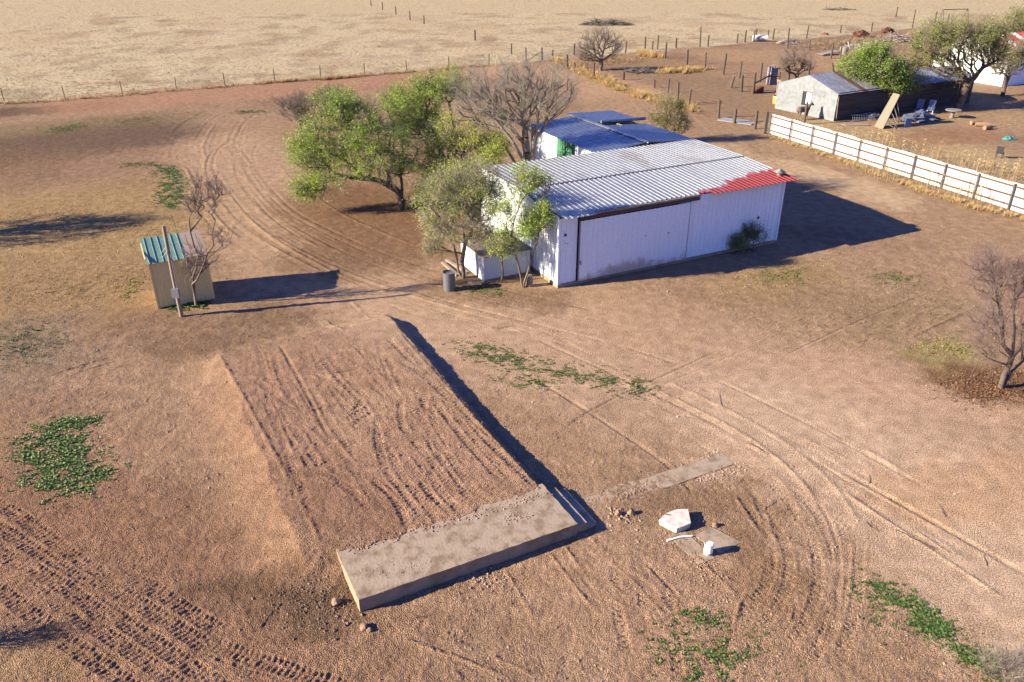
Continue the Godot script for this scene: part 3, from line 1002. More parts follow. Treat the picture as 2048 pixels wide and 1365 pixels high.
# ---------------------------------------------------------------- small things by the barn
func make_yard_things() -> void:
	rng.seed = 8
	var t := thing("storage_box", "low white storage box with a brown board top under the small trees", "box", on_ground(UW(-2.95, 2.5), 0.0), deg_to_rad(GRID_TURN))
	part(t, "front_wall", box_mesh(V(1.35, 0.62, 0.0), Vector3(2.7, 1.3, 0.05), Color(0.7, 0.7, 0.7)), M.white)
	part(t, "side_wall", box_mesh(V(0, 0.62, 1.4), Vector3(0.05, 1.3, 2.74), Color(0.7, 0.7, 0.7)), M.white)
	part(t, "side_wall", box_mesh(V(2.7, 0.62, 1.4), Vector3(0.05, 1.3, 2.74), Color(0.7, 0.7, 0.7)), M.white)
	part(t, "back_wall", box_mesh(V(1.35, 0.62, 2.8), Vector3(2.7, 1.3, 0.05), Color(0.7, 0.7, 0.7)), M.white)
	for i in 10:
		part(t, "roof_board", box_mesh(V(0.08 + i * 0.285, 1.3, 1.4), Vector3(0.27, 0.03, 3.0), Color.WHITE * rng.randf_range(0.45, 0.8)), M.wood)
	part(t, "skid", box_mesh(V(1.35, -0.01, -0.05), Vector3(2.8, 0.12, 0.1), Color(0.8, 0.8, 0.8)), M.wood)
	# drum
	var d := thing("steel_drum", "grey steel drum standing under the small tree by the storage box", "drum", on_ground(G(899, 580), 0.02))
	var mb := MB.new()
	var ps := []; var rs := []
	for q in [[0, 0.3], [0.3, 0.3], [0.31, 0.315], [0.34, 0.315], [0.35, 0.3], [0.62, 0.3], [0.63, 0.315], [0.66, 0.315], [0.67, 0.3], [0.98, 0.3], [1.0, 0.31]]:
		ps.append(Vector3(0, q[0], 0)); rs.append(q[1])
	mb.tube(ps, rs, 22, Color(0.62, 0.66, 0.7), false)
	part(d, "shell", mb.mesh(), M.steel)
	mb = MB.new()
	mb.tube([Vector3(0, 0.9, 0), Vector3(0, 0.93, 0)], [0.295, 0.295], 20, Color(0.9, 0.9, 0.9))
	part(d, "lid", mb.mesh(), M.steel)
	# stump
	mb = MB.new()
	mb.tube([Vector3(0, -0.03, 0), Vector3(0.01, 0.3, 0), Vector3(0.0, 0.6, 0.01)], [0.19, 0.17, 0.165], 11, Color(1.25, 1.1, 0.95))
	solo("log_stump", mb.mesh(), M.wood, "upright cut log by the barn corner", "log", on_ground(G(1059, 572)))
	# planks beside the tree
	for q in [[[885, 527], [915, 553], "long grey timber lying by the small tree trunk"], [[893, 522], [935, 548], "short plank lying beside the long grey timber"], [[936, 566], [968, 568], "dark board lying at the storage box corner"]]:
		var a := on_ground(G(q[0][0], q[0][1]), 0.0); var b := on_ground(G(q[1][0], q[1][1]), 0.0)
		var c := (a + b) * 0.5
		mb = MB.new()
		var dir := (b - a).normalized()
		mb.box(Vector3.ZERO, Vector3(0.17, 0.12, a.distance_to(b)), Color.WHITE * rng.randf_range(1.0, 1.6), Basis(dir.cross(Vector3.UP).normalized() * -1.0, Vector3.UP, dir * -1.0).orthonormalized())
		solo("timber", mb.mesh(), M.wood, q[2], "timber", c + Vector3(0, 0.05, 0))
	# clods and stones big enough to single out
	for q in [[728, 1257, 0.12, "pale pink stone standing beside the porch corner"], [738, 1263, 0.08, "small stone next to the pale pink stone"], [672, 1207, 0.13, "dark clod left of the porch corner"], [1236, 1031, 0.11, "dark clod between porch steps and walk"], [1262, 1030, 0.12, "round dark clod near the walk's lower edge"], [1430, 1052, 0.1, "clump of earth right of the well cover"]]:
		var r := rock_mesh(q[2], int(q[0]))
		solo("stone", r, M.clod, q[3], "stone", on_ground(G(q[0], q[1]), -q[2] * 0.35), q[0])
	# sticks
	var k := 0
	for q in [[842, 1290, 40, -15], [850, 1235, 30, 8], [1540, 1010, 30, 30], [1885, 1020, 22, 75], [1970, 1120, 20, 60], [1745, 1055, 20, -60], [1655, 905, 36, -50], [1740, 960, 18, 50], [180, 1345, 20, 70], [530, 1240, 24, 75], [265, 1060, 18, -25], [690, 760, 28, 15], [2010, 1000, 22, -40], [1830, 1080, 55, -35], [480, 780, 34, -8], [137, 1118, 20, -70], [1440, 800, 26, 80], [1010, 655, 20, 20]]:
		var a := G(q[0], q[1])
		var len_: float = q[2] * 0.017 * (absf(a.z) / 17.0)
		var ang := deg_to_rad(q[3])
		mb = MB.new()
		var pts := []; var rr := []
		for i in 5:
			var f := i / 4.0 - 0.5
			pts.append(Vector3(cos(ang) * len_ * f + rng.randf_range(-1, 1) * 0.02, 0.01 + rng.randf() * 0.02, -sin(ang) * len_ * 1.5 * f + rng.randf_range(-1, 1) * 0.03))
			rr.append(0.012 * (1.0 - 0.6 * (f + 0.5)))
		mb.tube(pts, rr, 5, Color.WHITE * rng.randf_range(0.6, 1.2))
		solo("stick", mb.mesh(), M.post if k % 2 else M.wood, "bare fallen stick lying on the open dirt", "stick", on_ground(a, 0.0), 0.0, "sticks scattered over the dirt")
		k += 1

func rock_mesh(r: float, seed_: int) -> ArrayMesh:
	var s := SphereMesh.new()
	s.radius = r; s.height = r * 1.7; s.radial_segments = 9; s.rings = 5
	var a := s.get_mesh_arrays()
	var v: PackedVector3Array = a[Mesh.ARRAY_VERTEX]
	var f := FastNoiseLite.new()
	f.seed = seed_; f.frequency = 0.9 / r
	var mb := MB.new()
	for i in v.size():
		v[i] *= 1.0 + 0.5 * f.get_noise_3dv(v[i])
	var ix: PackedInt32Array = a[Mesh.ARRAY_INDEX]
	var col := Color(0.34, 0.22, 0.15) if seed_ % 2 else Color(0.2, 0.13, 0.09)
	for i in range(0, ix.size(), 3):
		mb.tri(v[ix[i]], v[ix[i + 2]], v[ix[i + 1]], col)
	return mb.mesh()

# ---------------------------------------------------------------- white sheet fence
func make_white_fence() -> void:
	rng.seed = 9
	var a := Vector3(22.9, 0, -71.5)
	var b := Vector3(34.0, 0, -45.3)
	var along := (b - a).normalized()
	var t := thing("sheet_fence", "long white sheet metal fence with rusty rails and grey posts", "fence", a, atan2(-along.z, along.x))
	var total := a.distance_to(b)
	panel_row(t, "fence_panel", Vector3(0, 0.04, -0.05), Vector3(1, 0, 0), total, Vector3.UP, 1.72, 0.9, M.white_fence, 0.018, 0.3, 0.03)
	# posts and rails stand on the barn's side
	var x := 0.1
	while x < total:
		part(t, "post", box_mesh(Vector3(x, 0.85, 0.1), Vector3(0.09, 1.8, 0.09), Color(0.5, 0.5, 0.54) * rng.randf_range(0.8, 1.2)), M.steel)
		for h in [0.35, 0.95, 1.55]:
			var l := minf(2.62, total - x)
			part(t, "rail", box_mesh(Vector3(x + l * 0.5, h, 0.02), Vector3(l - 0.1, 0.1, 0.06), Color.WHITE * rng.randf_range(0.8, 1.3)), M.rail)
		x += 2.62
	var p := MB.new()
	p.box(Vector3(0, 0.95, 0), Vector3(0.22, 2.0, 0.2))
	solo("timber_post", p.mesh(), M.dark_wood, "thick dark timber post at the end of the white sheet fence", "post", on_ground(a + Vector3(-0.35, 0, -0.1)))

# ---------------------------------------------------------------- posts and wire
func make_posts() -> void:
	rng.seed = 10
	# T-posts and wire along the pasture
	var line := [[9, 180, 205], [131, 168, 200], [245, 150, 189], [353, 157, 180], [450, 148, 171], [550, 143, 163], [641, 133, 156], [730, 130, 151], [814, 123, 144], [898, 113, 136], [978, 108, 130]]
	var f := thing("wire_fence", "thin wire fence on steel posts along the edge of the pasture", "fence")
	var tops := []
	for q in line:
		var p := on_ground(G(q[0], q[2]), 0.1)
		var m := MB.new()
		m.box(Vector3(0, 0.75, 0), Vector3(0.05, 1.6, 0.05))
		m.box(Vector3(0, 0.75, 0.03), Vector3(0.1, 1.55, 0.012))
		part(f, "post", m.mesh(), M.post, Transform3D(Basis(Vector3(0, 0, 1), rng.randf_range(-0.04, 0.04)), p))
		tops.append(p)
	tops.push_front(tops[0] + (tops[0] - tops[1]))
	for h in [0.45, 0.85, 1.25]:
		var m := MB.new()
		for i in tops.size() - 1:
			m.tube([tops[i] + Vector3(0, h, 0), (tops[i] + tops[i + 1]) * 0.5 + Vector3(0, h - 0.04, 0), tops[i + 1] + Vector3(0, h, 0)], [0.006, 0.006, 0.006], 3, Color.WHITE, false)
		part(f, "wire", m.mesh(), M.steel)
	# wooden posts: photo x, top y, foot y
	var pasture := [[742, 0, 12], [765, 4, 20], [792, 13, 29], [820, 22, 40], [848, 31, 48], [950, 60, 81]]
	for q in pasture:
		wood_post(q, "lone weathered post of an old fence row in the pasture", "posts in the pasture")
	wood_post([1023, 87, 108], "crooked post stub in the pasture near the corral corner", "")
	var corral := [[1052, 95, 125], [1084, 95, 120], [1105, 100, 112], [1134, 109, 137], [1149, 125, 140], [1188, 125, 155], [1247, 144, 160], [1251, 82, 106], [1148, 87, 110], [1290, 73, 98], [1305, 82, 99], [1315, 70, 99], [1330, 85, 117], [1352, 76, 96], [1416, 70, 93], [1474, 67, 87], [1374, 99, 129], [1410, 105, 139], [1447, 107, 149], [1479, 122, 156], [1483, 151, 184], [1309, 159, 176], [1336, 157, 186], [1355, 164, 208], [1378, 179, 210], [1437, 199, 236], [1490, 61, 85], [1507, 60, 84], [1512, 58, 76], [1536, 60, 76], [1546, 57, 79], [1613, 50, 78], [1618, 81, 101], [1662, 89, 117], [1680, 94, 119], [1681, 50, 66], [1743, 45, 63], [1792, 13, 34], [1870, 23, 44], [1895, 28, 47], [1520, 126, 164], [1535, 133, 170], [1557, 144, 170], [1576, 138, 164], [1617, 127, 152], [1806, 107, 129], [1510, 221, 258], [1608, 204, 249], [1469, 218, 246]]
	var lane := [1105, 1134, 1149, 1188, 1247, 1309, 1336, 1355, 1378, 1437, 1469, 1510, 1608]
	var inner := [1330, 1374, 1410, 1447, 1479, 1483, 1520, 1535, 1557, 1576, 1617, 1618, 1662, 1680, 1806]
	for q in corral:
		if q[0] in lane: wood_post(q, "weathered corral post in the row beside the dirt lane", "lane side corral posts")
		elif q[0] in inner: wood_post(q, "weathered post of the row crossing the middle of the corral", "middle corral posts")
		else: wood_post(q, "weathered post of the corral's back row beside the pasture", "pasture side corral posts")
	wood_post([1400, 54, 94], "tall thin corral post standing well above its neighbours", "")
	wood_post([1575, 56, 97], "tall grey post beside the brush in the corral", "")
	wood_post([1825, 19, 56], "tall dark post at the pasture corner by the swing frame", "")
	wood_post([1462, 152, 176], "thin pale corral post leaning over sharply", "", 0.35)
	wood_post([1668, 125, 146], "thin post leaning behind the grey shed roof", "", 0.3)
	wood_post([1506, 146, 188], "thick corral post carrying a low crossrail", "")
	# wires of the corral
	var rows := [[[1052, 125], [1084, 120], [1148, 110], [1251, 106], [1315, 99], [1352, 96], [1416, 93], [1474, 87], [1490, 85]], [[1188, 155], [1247, 160], [1309, 176], [1355, 208], [1437, 236], [1510, 258]], [[1330, 117], [1374, 129], [1410, 139], [1447, 149], [1479, 156], [1520, 164]], [[1613, 78], [1681, 66], [1743, 63], [1825, 56]]]
	var names := ["rusty wire strands strung along the back of the corral", "wire strands along the dirt lane side of the corral", "wire strands across the middle of the corral", "wire strands behind the brush pile along the pasture"]
	for r in rows.size():
		var m := MB.new()
		for h in [0.5, 0.95, 1.3]:
			for i in rows[r].size() - 1:
				var a := G(rows[r][i][0], rows[r][i][1]) + Vector3(0, h, 0)
				var b := G(rows[r][i + 1][0], rows[r][i + 1][1]) + Vector3(0, h, 0)
				m.tube([a, (a + b) * 0.5 - Vector3(0, 0.05, 0), b], [0.009, 0.009, 0.009], 3, Color.WHITE, false)
		solo("corral_wire", m.mesh(), M.rust, names[r], "wire")
	# H brace
	var a2 := G(1052, 125); var b2 := G(1084, 120)
	var br := MB.new()
	br.tube([a2 + Vector3(0, 0.1, 0), b2 + Vector3(0, 1.2, 0)], [0.05, 0.05], 6)
	solo("brace_pole", br.mesh(), M.post, "slanted brace pole between two posts at the corral corner", "brace")
	# crossrail between thick post and its mate
	a2 = G(1506, 188); b2 = G(1535, 170)
	br = MB.new()
	br.tube([a2 + Vector3(0, 1.1, 0), b2 + Vector3(0, 1.0, 0), G(1557, 170) + Vector3(0, 1.0, 0)], [0.09, 0.09, 0.08], 6)
	solo("rail_timber", br.mesh(), M.dark_wood, "dark crossrail joining the posts beside the upright bin", "rail")

func wood_post(q: Array, label: String, group: String, lean := 0.0) -> void:
	var foot := G(q[0], q[2])
	var d := ray(q[0], q[1])
	var t := Vector2(foot.x, foot.z).dot(Vector2(d.x, d.z)) / Vector2(d.x, d.z).length_squared()
	var h := clampf(EYE + d.y * t, 0.6, 3.2)
	var m := MB.new()
	var r := rng.randf_range(0.11, 0.16)
	m.tube([Vector3(0, -0.15, 0), Vector3(rng.randf_range(-0.02, 0.02), h * 0.5, 0), Vector3(rng.randf_range(-0.03, 0.03), h, 0)], [r, r * 0.95, r * 0.85], 7, Color.WHITE * rng.randf_range(0.7, 1.7))
	var o := solo("fence_post", m.mesh(), M.post, label, "post", on_ground(foot, 0.0), rng.randf() * 6.0, group)
	o.rotation.z = -lean + rng.randf_range(-0.05, 0.05)

# ---------------------------------------------------------------- trees
func make_tree(o: Dictionary) -> Node3D:
	rng.seed = o.seed
	var base: Vector3 = o.base
	var t := thing(o.get("name", "tree"), o.label, o.get("category", "tree"), base, 0.0, o.get("group", ""))
	var pos: Array[Vector3] = [Vector3(0, -0.15, 0)]
	var par: Array[int] = [-1]
	var path: Array[float] = [0.0]
	var stems: Array = o.get("stems", [[Vector3(0.1, o.get("fork", 1.6), 0.0)]])
	for st in stems:
		var last := 0
		var from: Vector3 = pos[0]
		for to in st:
			var n := maxi(2, int(from.distance_to(to) / 0.5))
			for i in range(1, n + 1):
				var p: Vector3 = from.lerp(to, float(i) / n)
				if i < n: p += Vector3(rng.randfn(0, 0.05), 0, rng.randfn(0, 0.05))
				pos.append(p); par.append(last); path.append(path[last] + pos[last].distance_to(p))
				last = pos.size() - 1
			from = to
	var trunk_n := pos.size()
	var targets := []
	var centre := Vector3.ZERO
	var vol := 0.0
	for b in o.blobs:
		var v: float = pow(b[1].x * b[1].y * b[1].z, 0.8)
		centre += b[0] * v
		vol += v
	centre /= vol
	for b in o.blobs:
		var share := int(o.nodes * 1.6 * pow(b[1].x * b[1].y * b[1].z, 0.8) / vol)
		for i in share:
			var d := Vector3(rng.randfn(), rng.randfn(), rng.randfn()).normalized() * pow(rng.randf(), 0.5) * (1.22 if rng.randf() < 0.2 else 1.0)
			targets.append(b[0] + d * b[1] - base)
	var direct: float = o.get("direct", 0.3)
	var start: Vector3 = pos[trunk_n - 1]
	targets.sort_custom(func(p, q): return p.distance_squared_to(start) < q.distance_squared_to(start))
	for p in targets:
		var best := -1
		var bd := 1e9
		for i in range(maxi(1, int(trunk_n * 0.45)), pos.size()):
			var d := pos[i].distance_to(p)
			if d < bd:
				var cost: float = d + direct * path[i] + (0.6 if p.y < pos[i].y else 0.0)
				if cost < bd:
					bd = cost; best = i
		var from: Vector3 = pos[best]
		var n := maxi(1, int(from.distance_to(p) / 0.55))
		var last := best
		var bend := Vector3(rng.randfn(0, 0.1), rng.randf_range(-0.05, 0.18), rng.randfn(0, 0.1)) * from.distance_to(p)
		for i in range(1, n + 1):
			var f := float(i) / n
			var q: Vector3 = from.lerp(p, f) + bend * sin(f * PI) + Vector3(rng.randfn(0, 0.03), rng.randfn(0, 0.03), rng.randfn(0, 0.03))
			pos.append(q); par.append(last); path.append(path[last] + pos[last].distance_to(q))
			last = pos.size() - 1
	var load_ := []
	load_.resize(pos.size())
	load_.fill(0.0)
	for i in range(pos.size() - 1, 0, -1):
		if load_[i] == 0.0: load_[i] = 1.0
		load_[par[i]] += load_[i]
	var tip: float = o.get("tip", 0.012)
	var tr: float = o.trunk
	var rad := []
	for i in pos.size():
		rad.append(tip + (tr - tip) * pow(load_[i] / load_[0], 0.6))
	var bark: Color = o.get("bark", Color(0.13, 0.1, 0.085))
	var tm := MB.new()
	for i in range(1, pos.size()):
		var g := rng.randf_range(0.8, 1.2)
		var r0: float = minf(rad[par[i]], rad[i] * 1.5)
		tm.tube([pos[par[i]], pos[i]], [r0, rad[i]], 7 if rad[i] > 0.06 else (5 if rad[i] > 0.025 else 3), bark * g, false)
	part(t, "trunk", tm.mesh(), M.bark)
	# twigs and leaves
	var tw := MB.new()
	var lf := MB.new()
	var twc: Color = o.get("twig_color", bark * 1.3)
	var lc: Color = o.get("leaf", Color(0.12, 0.17, 0.03))
	var ls: float = o.get("leaf_size", 0.09) * 0.58
	var up_bias: float = o.get("up", 0.5)
	var gaps := FastNoiseLite.new()
	gaps.seed = o.seed; gaps.frequency = o.get("gap", 0.55)
	for i in range(trunk_n, pos.size()):
		if rad[i] > o.get("twig_below", 0.05): continue
		var out_dir := (pos[i] + base - centre)
		out_dir = out_dir.normalized() if out_dir.length() > 0.01 else Vector3.UP
		var clump := rng.randf()
		var leafy: float = o.leaves * 6.1 * (0.3 + 1.1 * clump * clump) * smoothstep(-0.42, 0.25, gaps.get_noise_3dv(pos[i]))
		for k in int(o.twigs * 1.4):
			var d := (Vector3(rng.randfn(), rng.randfn(), rng.randfn()).normalized() + out_dir * 0.55 + Vector3.UP * up_bias).normalized()
			var ln: float = o.twig_len * rng.randf_range(0.45, 1.25)
			var p1 := pos[i] + d * ln * 0.5 + Vector3(rng.randfn(), rng.randfn(), rng.randfn()) * 0.06 * ln
			var p2 := pos[i] + d * ln + Vector3(rng.randfn(), rng.randfn() + 0.3, rng.randfn()) * 0.14 * ln
			tw.tube([pos[i], p1, p2], [tip * 0.9, tip * 0.7, tip * 0.35], 3, twc * rng.randf_range(0.75, 1.3), false)
			for s in 2:
				var q := pos[i].lerp(p2, rng.randf_range(0.3, 0.9))
				var e := q + (d + Vector3(rng.randfn(), rng.randfn(), rng.randfn()) * 0.7).normalized() * ln * 0.45
				tw.tube([q, e], [tip * 0.55, tip * 0.25], 3, twc * rng.randf_range(0.75, 1.3), false)
			var nl := int(leafy + rng.randf())
			for s in nl:
				var q := pos[i].lerp(p2, rng.randf_range(0.25, 1.05)) + Vector3(rng.randfn(), rng.randfn(), rng.randfn()) * 0.26 * ln
				var a := Vector3(rng.randfn(), rng.randfn(), rng.randfn()).normalized()
				var b := a.cross(Vector3(rng.randfn(), rng.randfn(), rng.randfn())).normalized()
				var sz := ls * rng.randf_range(0.55, 1.25)
				var g := rng.randf_range(0.7, 1.3)
				lf.tri(q - b * sz * 0.5, q + b * sz * 0.5, q + a * sz * 1.1, Color(1.5 * lc.r * g * rng.randf_range(0.75, 1.3), 1.5 * lc.g * g, 1.3 * lc.b * g))
	if tw.v.size(): part(t, "branchwork", tw.mesh(), M.twig)
	if lf.v.size(): part(t, "crown", lf.mesh(), M.leaf)
	return t

func bl(px: float, py: float, z: float, rx: float, ry: float, rz: float) -> Array:
	return [PZ(px, py, z), Vector3(rx, ry, rz)]

func make_trees() -> void:
	var elm := Color(0.17, 0.25, 0.035)
	var b := on_ground(G(803, 418), 0.05)
	make_tree({"name": "elm_tree", "label": "broad leafing elm with dark forked trunk standing in open dirt left of the barn", "base": b, "seed": 101, "nodes": 330, "trunk": 0.24, "twigs": 5, "twig_len": 0.75, "leaves": 7.0, "leaf": elm, "leaf_size": 0.1,
		"stems": [[Vector3(-0.15, 1.4, 0), Vector3(-1.0, 3.0, 0.2)], [Vector3(0.1, 1.6, -0.2), Vector3(0.0, 3.2, -0.4)], [Vector3(-0.15, 1.3, 0.2), Vector3(-1.7, 2.4, 0.8)]],
		"blobs": [bl(690, 250, b.z - 0.8, 2.6, 1.7, 2.4), bl(640, 310, b.z, 2.0, 1.6, 2.0), bl(750, 300, b.z, 2.2, 1.5, 2.2), bl(630, 370, b.z + 1.0, 1.2, 1.0, 1.2), bl(720, 350, b.z + 1.2, 2.2, 0.9, 1.2), bl(800, 320, b.z - 0.5, 1.6, 1.2, 1.5), bl(660, 215, b.z - 1.0, 1.4, 0.8, 1.4), bl(610, 300, b.z, 0.9, 1.6, 1.0), bl(612, 385, b.z + 1.0, 0.8, 0.7, 0.9), bl(860, 385, b.z + 0.8, 1.2, 0.7, 1.0)]})
	b = on_ground(G(892, 375), 0.05)
	make_tree({"name": "elm_tree", "label": "tall leafing elm with a bright round top behind the broad elm", "base": b, "seed": 102, "nodes": 190, "trunk": 0.24, "twigs": 5, "twig_len": 0.7, "leaves": 6.5, "leaf": Color(0.17, 0.25, 0.035), "leaf_size": 0.1,
		"stems": [[Vector3(-0.1, 2.0, 0), Vector3(-0.5, 3.6, 0)], [Vector3(0.2, 2.2, 0), Vector3(0.7, 4.2, 0)]],
		"blobs": [bl(818, 215, b.z, 1.9, 1.5, 1.8), bl(860, 190, b.z, 1.5, 1.2, 1.5), bl(905, 178, b.z - 0.3, 1.0, 1.1, 1.0), bl(835, 250, b.z + 0.8, 2.0, 1.0, 1.5)]})
	b = on_ground(G(948, 415), 0.05)
	make_tree({"name": "elm_tree", "label": "yellow green low elm between the broad elm and the barn roof", "base": b, "seed": 103, "nodes": 200, "trunk": 0.18, "twigs": 5, "twig_len": 0.7, "leaves": 8.0, "leaf": Color(0.22, 0.28, 0.035), "leaf_size": 0.095, "fork": 1.2,
		"blobs": [bl(905, 285, b.z - 1.0, 2.0, 1.3, 1.6), bl(895, 335, b.z, 1.8, 1.0, 1.5), bl(975, 300, b.z, 1.8, 1.0, 1.5), bl(945, 345, b.z + 1, 2.0, 0.9, 1.4), bl(870, 365, b.z + 1, 1.6, 0.9, 1.2)]})
	b = on_ground(Vector3(1.2, 0, -50.5), 0.05)
	make_tree({"name": "elm_tree", "label": "tall nearly bare grey elm with leaning trunks behind the barn roof", "base": b, "seed": 104, "direct": 0.8, "nodes": 190, "trunk": 0.36, "twigs": 5, "twig_len": 0.8, "leaves": 0.7, "leaf": Color(0.15, 0.17, 0.06), "leaf_size": 0.085, "up": 0.9, "bark": Color(0.24, 0.205, 0.175), "twig_color": Color(0.25, 0.225, 0.185), "tip": 0.01,
		"stems": [[Vector3(-0.3, 2.5, 0), Vector3(-0.7, 4.6, 0), Vector3(-2.0, 5.6, 0.0)], [Vector3(0.0, 2.5, 0.2), Vector3(0.3, 4.6, 0.2), Vector3(1.6, 6.2, 0.2)], [Vector3(-0.2, 2.5, -0.3), Vector3(-0.4, 5.0, -0.4), Vector3(-0.4, 6.8, -0.6)]],
		"blobs": [bl(965, 190, b.z, 1.9, 1.7, 1.8), bl(1035, 165, b.z - 0.5, 1.9, 1.5, 1.9), bl(1110, 175, b.z, 1.5, 1.6, 1.6), bl(1000, 230, b.z + 0.6, 1.8, 1.0, 1.5), bl(1080, 225, b.z + 0.5, 1.8, 1.0, 1.5), bl(945, 225, b.z, 1.2, 0.9, 1.2)]})
	b = on_ground(G(926, 556), 0.05)
	make_tree({"name": "elm_tree", "label": "grey green small elm with two stems rising beside the storage box", "base": b, "seed": 105, "nodes": 260, "trunk": 0.13, "twigs": 6, "twig_len": 0.55, "leaves": 3.2, "leaf": Color(0.18, 0.225, 0.05), "leaf_size": 0.08, "bark": Color(0.2, 0.17, 0.14), "tip": 0.01,
		"stems": [[Vector3(-0.3, 1.2, 0), Vector3(-0.6, 2.4, 0)], [Vector3(0.05, 1.4, 0), Vector3(0.1, 2.6, 0)]],
		"blobs": [bl(900, 395, b.z, 1.5, 1.1, 1.4), bl(870, 445, b.z, 1.0, 0.9, 1.0), bl(955, 400, b.z, 1.2, 1.2, 1.2), bl(935, 360, b.z - 0.2, 1.5, 0.9, 1.3), bl(985, 385, b.z - 0.2, 0.8, 0.9, 0.8), bl(925, 455, b.z + 0.3, 1.5, 0.8, 1.2), bl(965, 450, b.z, 0.8, 0.9, 0.8), bl(870, 490, b.z + 0.4, 0.7, 0.6, 0.6)]})
	b = on_ground(G(1046, 574), 0.05)
	make_tree({"name": "elm_sapling", "label": "slender bright green saplings growing in a clump at the barn corner", "base": b, "seed": 106, "nodes": 190, "trunk": 0.075, "twigs": 4, "twig_len": 0.42, "leaves": 4.2, "leaf": Color(0.19, 0.28, 0.04), "leaf_size": 0.09, "tip": 0.007, "up": 0.7, "bark": Color(0.16, 0.13, 0.1),
		"stems": [[Vector3(0.2, 1.5, 0), Vector3(0.35, 3.2, 0)], [Vector3(-0.25, 1.3, 0), Vector3(-0.6, 2.8, 0)], [Vector3(0.35, 1.4, 0.1), Vector3(0.75, 2.9, 0)]],
		"blobs": [bl(1050, 365, b.z, 0.75, 0.75, 0.7), bl(1020, 425, b.z, 0.8, 1.0, 0.7), bl(1085, 430, b.z, 0.5, 0.9, 0.5), bl(1090, 370, b.z, 0.5, 0.5, 0.5), bl(1000, 490, b.z + 0.2, 0.8, 0.7, 0.6), bl(1060, 450, b.z, 0.8, 0.8, 0.6)]})
	b = on_ground(G(1002, 565), 0.03)
	make_tree({"name": "shrub", "category": "shrub", "label": "low leafy shrub spilling over the storage box", "base": b, "seed": 107, "nodes": 60, "trunk": 0.05, "twigs": 4, "twig_len": 0.4, "leaves": 3.5, "leaf": Color(0.14, 0.2, 0.03), "leaf_size": 0.08, "tip": 0.006, "fork": 0.5,
		"blobs": [bl(985, 470, b.z, 0.8, 0.5, 0.6), bl(1020, 480, b.z, 0.6, 0.5, 0.5)]})
	b = on_ground(G(1342, 285), 0.05)
	make_tree({"name": "shrub", "category": "shrub", "label": "olive green bush standing behind the barn beside the dirt lane", "base": b, "seed": 108, "nodes": 110, "trunk": 0.09, "twigs": 5, "twig_len": 0.6, "leaves": 4.0, "leaf": Color(0.14, 0.15, 0.04), "leaf_size": 0.1, "up": 0.9, "tip": 0.01, "stems": [[Vector3(0, 0.7, 0)]],
		"blobs": [bl(1335, 225, b.z, 1.4, 1.3, 1.2), bl(1365, 250, b.z, 0.9, 0.8, 0.9), bl(1320, 250, b.z, 0.9, 0.8, 0.9)]})
	b = on_ground(G(600, 262), 0.05)
	make_tree({"name": "shrub", "category": "shrub", "label": "grey leafless bush behind the broad elm", "base": b, "seed": 109, "nodes": 130, "trunk": 0.12, "twigs": 7, "twig_len": 0.8, "leaves": 0.5, "leaf": Color(0.12, 0.13, 0.05), "up": 1.0, "tip": 0.012, "twig_color": Color(0.19, 0.15, 0.12), "fork": 0.7,
		"blobs": [bl(600, 222, b.z, 2.0, 1.3, 1.5), bl(660, 205, b.z, 1.8, 1.0, 1.5)]})
	b = on_ground(G(392, 612), 0.04)
	make_tree({"name": "bare_sapling", "label": "leafless sapling with thin upright stems against the beige shed", "base": b, "seed": 110, "nodes": 90, "trunk": 0.075, "twigs": 4, "twig_len": 0.5, "leaves": 0.0, "up": 0.9, "tip": 0.009, "twig_color": Color(0.2, 0.15, 0.13), "bark": Color(0.2, 0.165, 0.14), "twig_below": 0.05,
		"stems": [[Vector3(0.05, 1.5, 0), Vector3(-0.05, 3.0, 0), Vector3(-0.3, 4.6, 0)], [Vector3(0.1, 1.5, 0), Vector3(0.55, 2.6, 0), Vector3(0.45, 4.4, 0)], [Vector3(0.05, 1.2, 0.1), Vector3(0.5, 1.7, 0.2), Vector3(1.1, 2.8, 0.2)]],
		"blobs": [bl(385, 410, b.z, 0.5, 0.8, 0.5), bl(408, 395, b.z, 0.6, 1.0, 0.5), bl(438, 480, b.z, 0.6, 0.5, 0.5), bl(395, 520, b.z, 0.9, 0.8, 0.6), bl(430, 380, b.z, 0.5, 0.6, 0.5)]})
	b = on_ground(G(2003, 775), 0.05)
	make_tree({"name": "bare_tree", "label": "leafless tree with purple grey twigs on a litter of brown leaves", "base": b, "seed": 111, "direct": 0.6, "nodes": 190, "trunk": 0.13, "twigs": 5, "twig_len": 0.75, "leaves": 0.0, "up": 0.7, "tip": 0.0065, "twig_color": Color(0.15, 0.105, 0.1), "bark": Color(0.13, 0.1, 0.09),
		"stems": [[Vector3(0.05, 0.8, 0), Vector3(0.35, 2.0, 0)], [Vector3(-0.1, 0.7, 0.1), Vector3(-0.1, 1.6, 0.2)], [Vector3(0.2, 0.8, 0), Vector3(0.9, 1.6, -0.2)]],
		"blobs": [bl(1990, 560, b.z, 0.8, 1.0, 0.9), bl(1990, 640, b.z, 0.8, 0.7, 0.8), bl(2060, 570, b.z - 0.3, 0.9, 1.1, 1.0), bl(2090, 660, b.z, 1.2, 0.9, 1.0), bl(1970, 700, b.z + 0.4, 0.6, 0.5, 0.6), bl(1960, 540, b.z, 0.4, 0.6, 0.5)]})
	b = on_ground(G(1201, 141), 0.05)
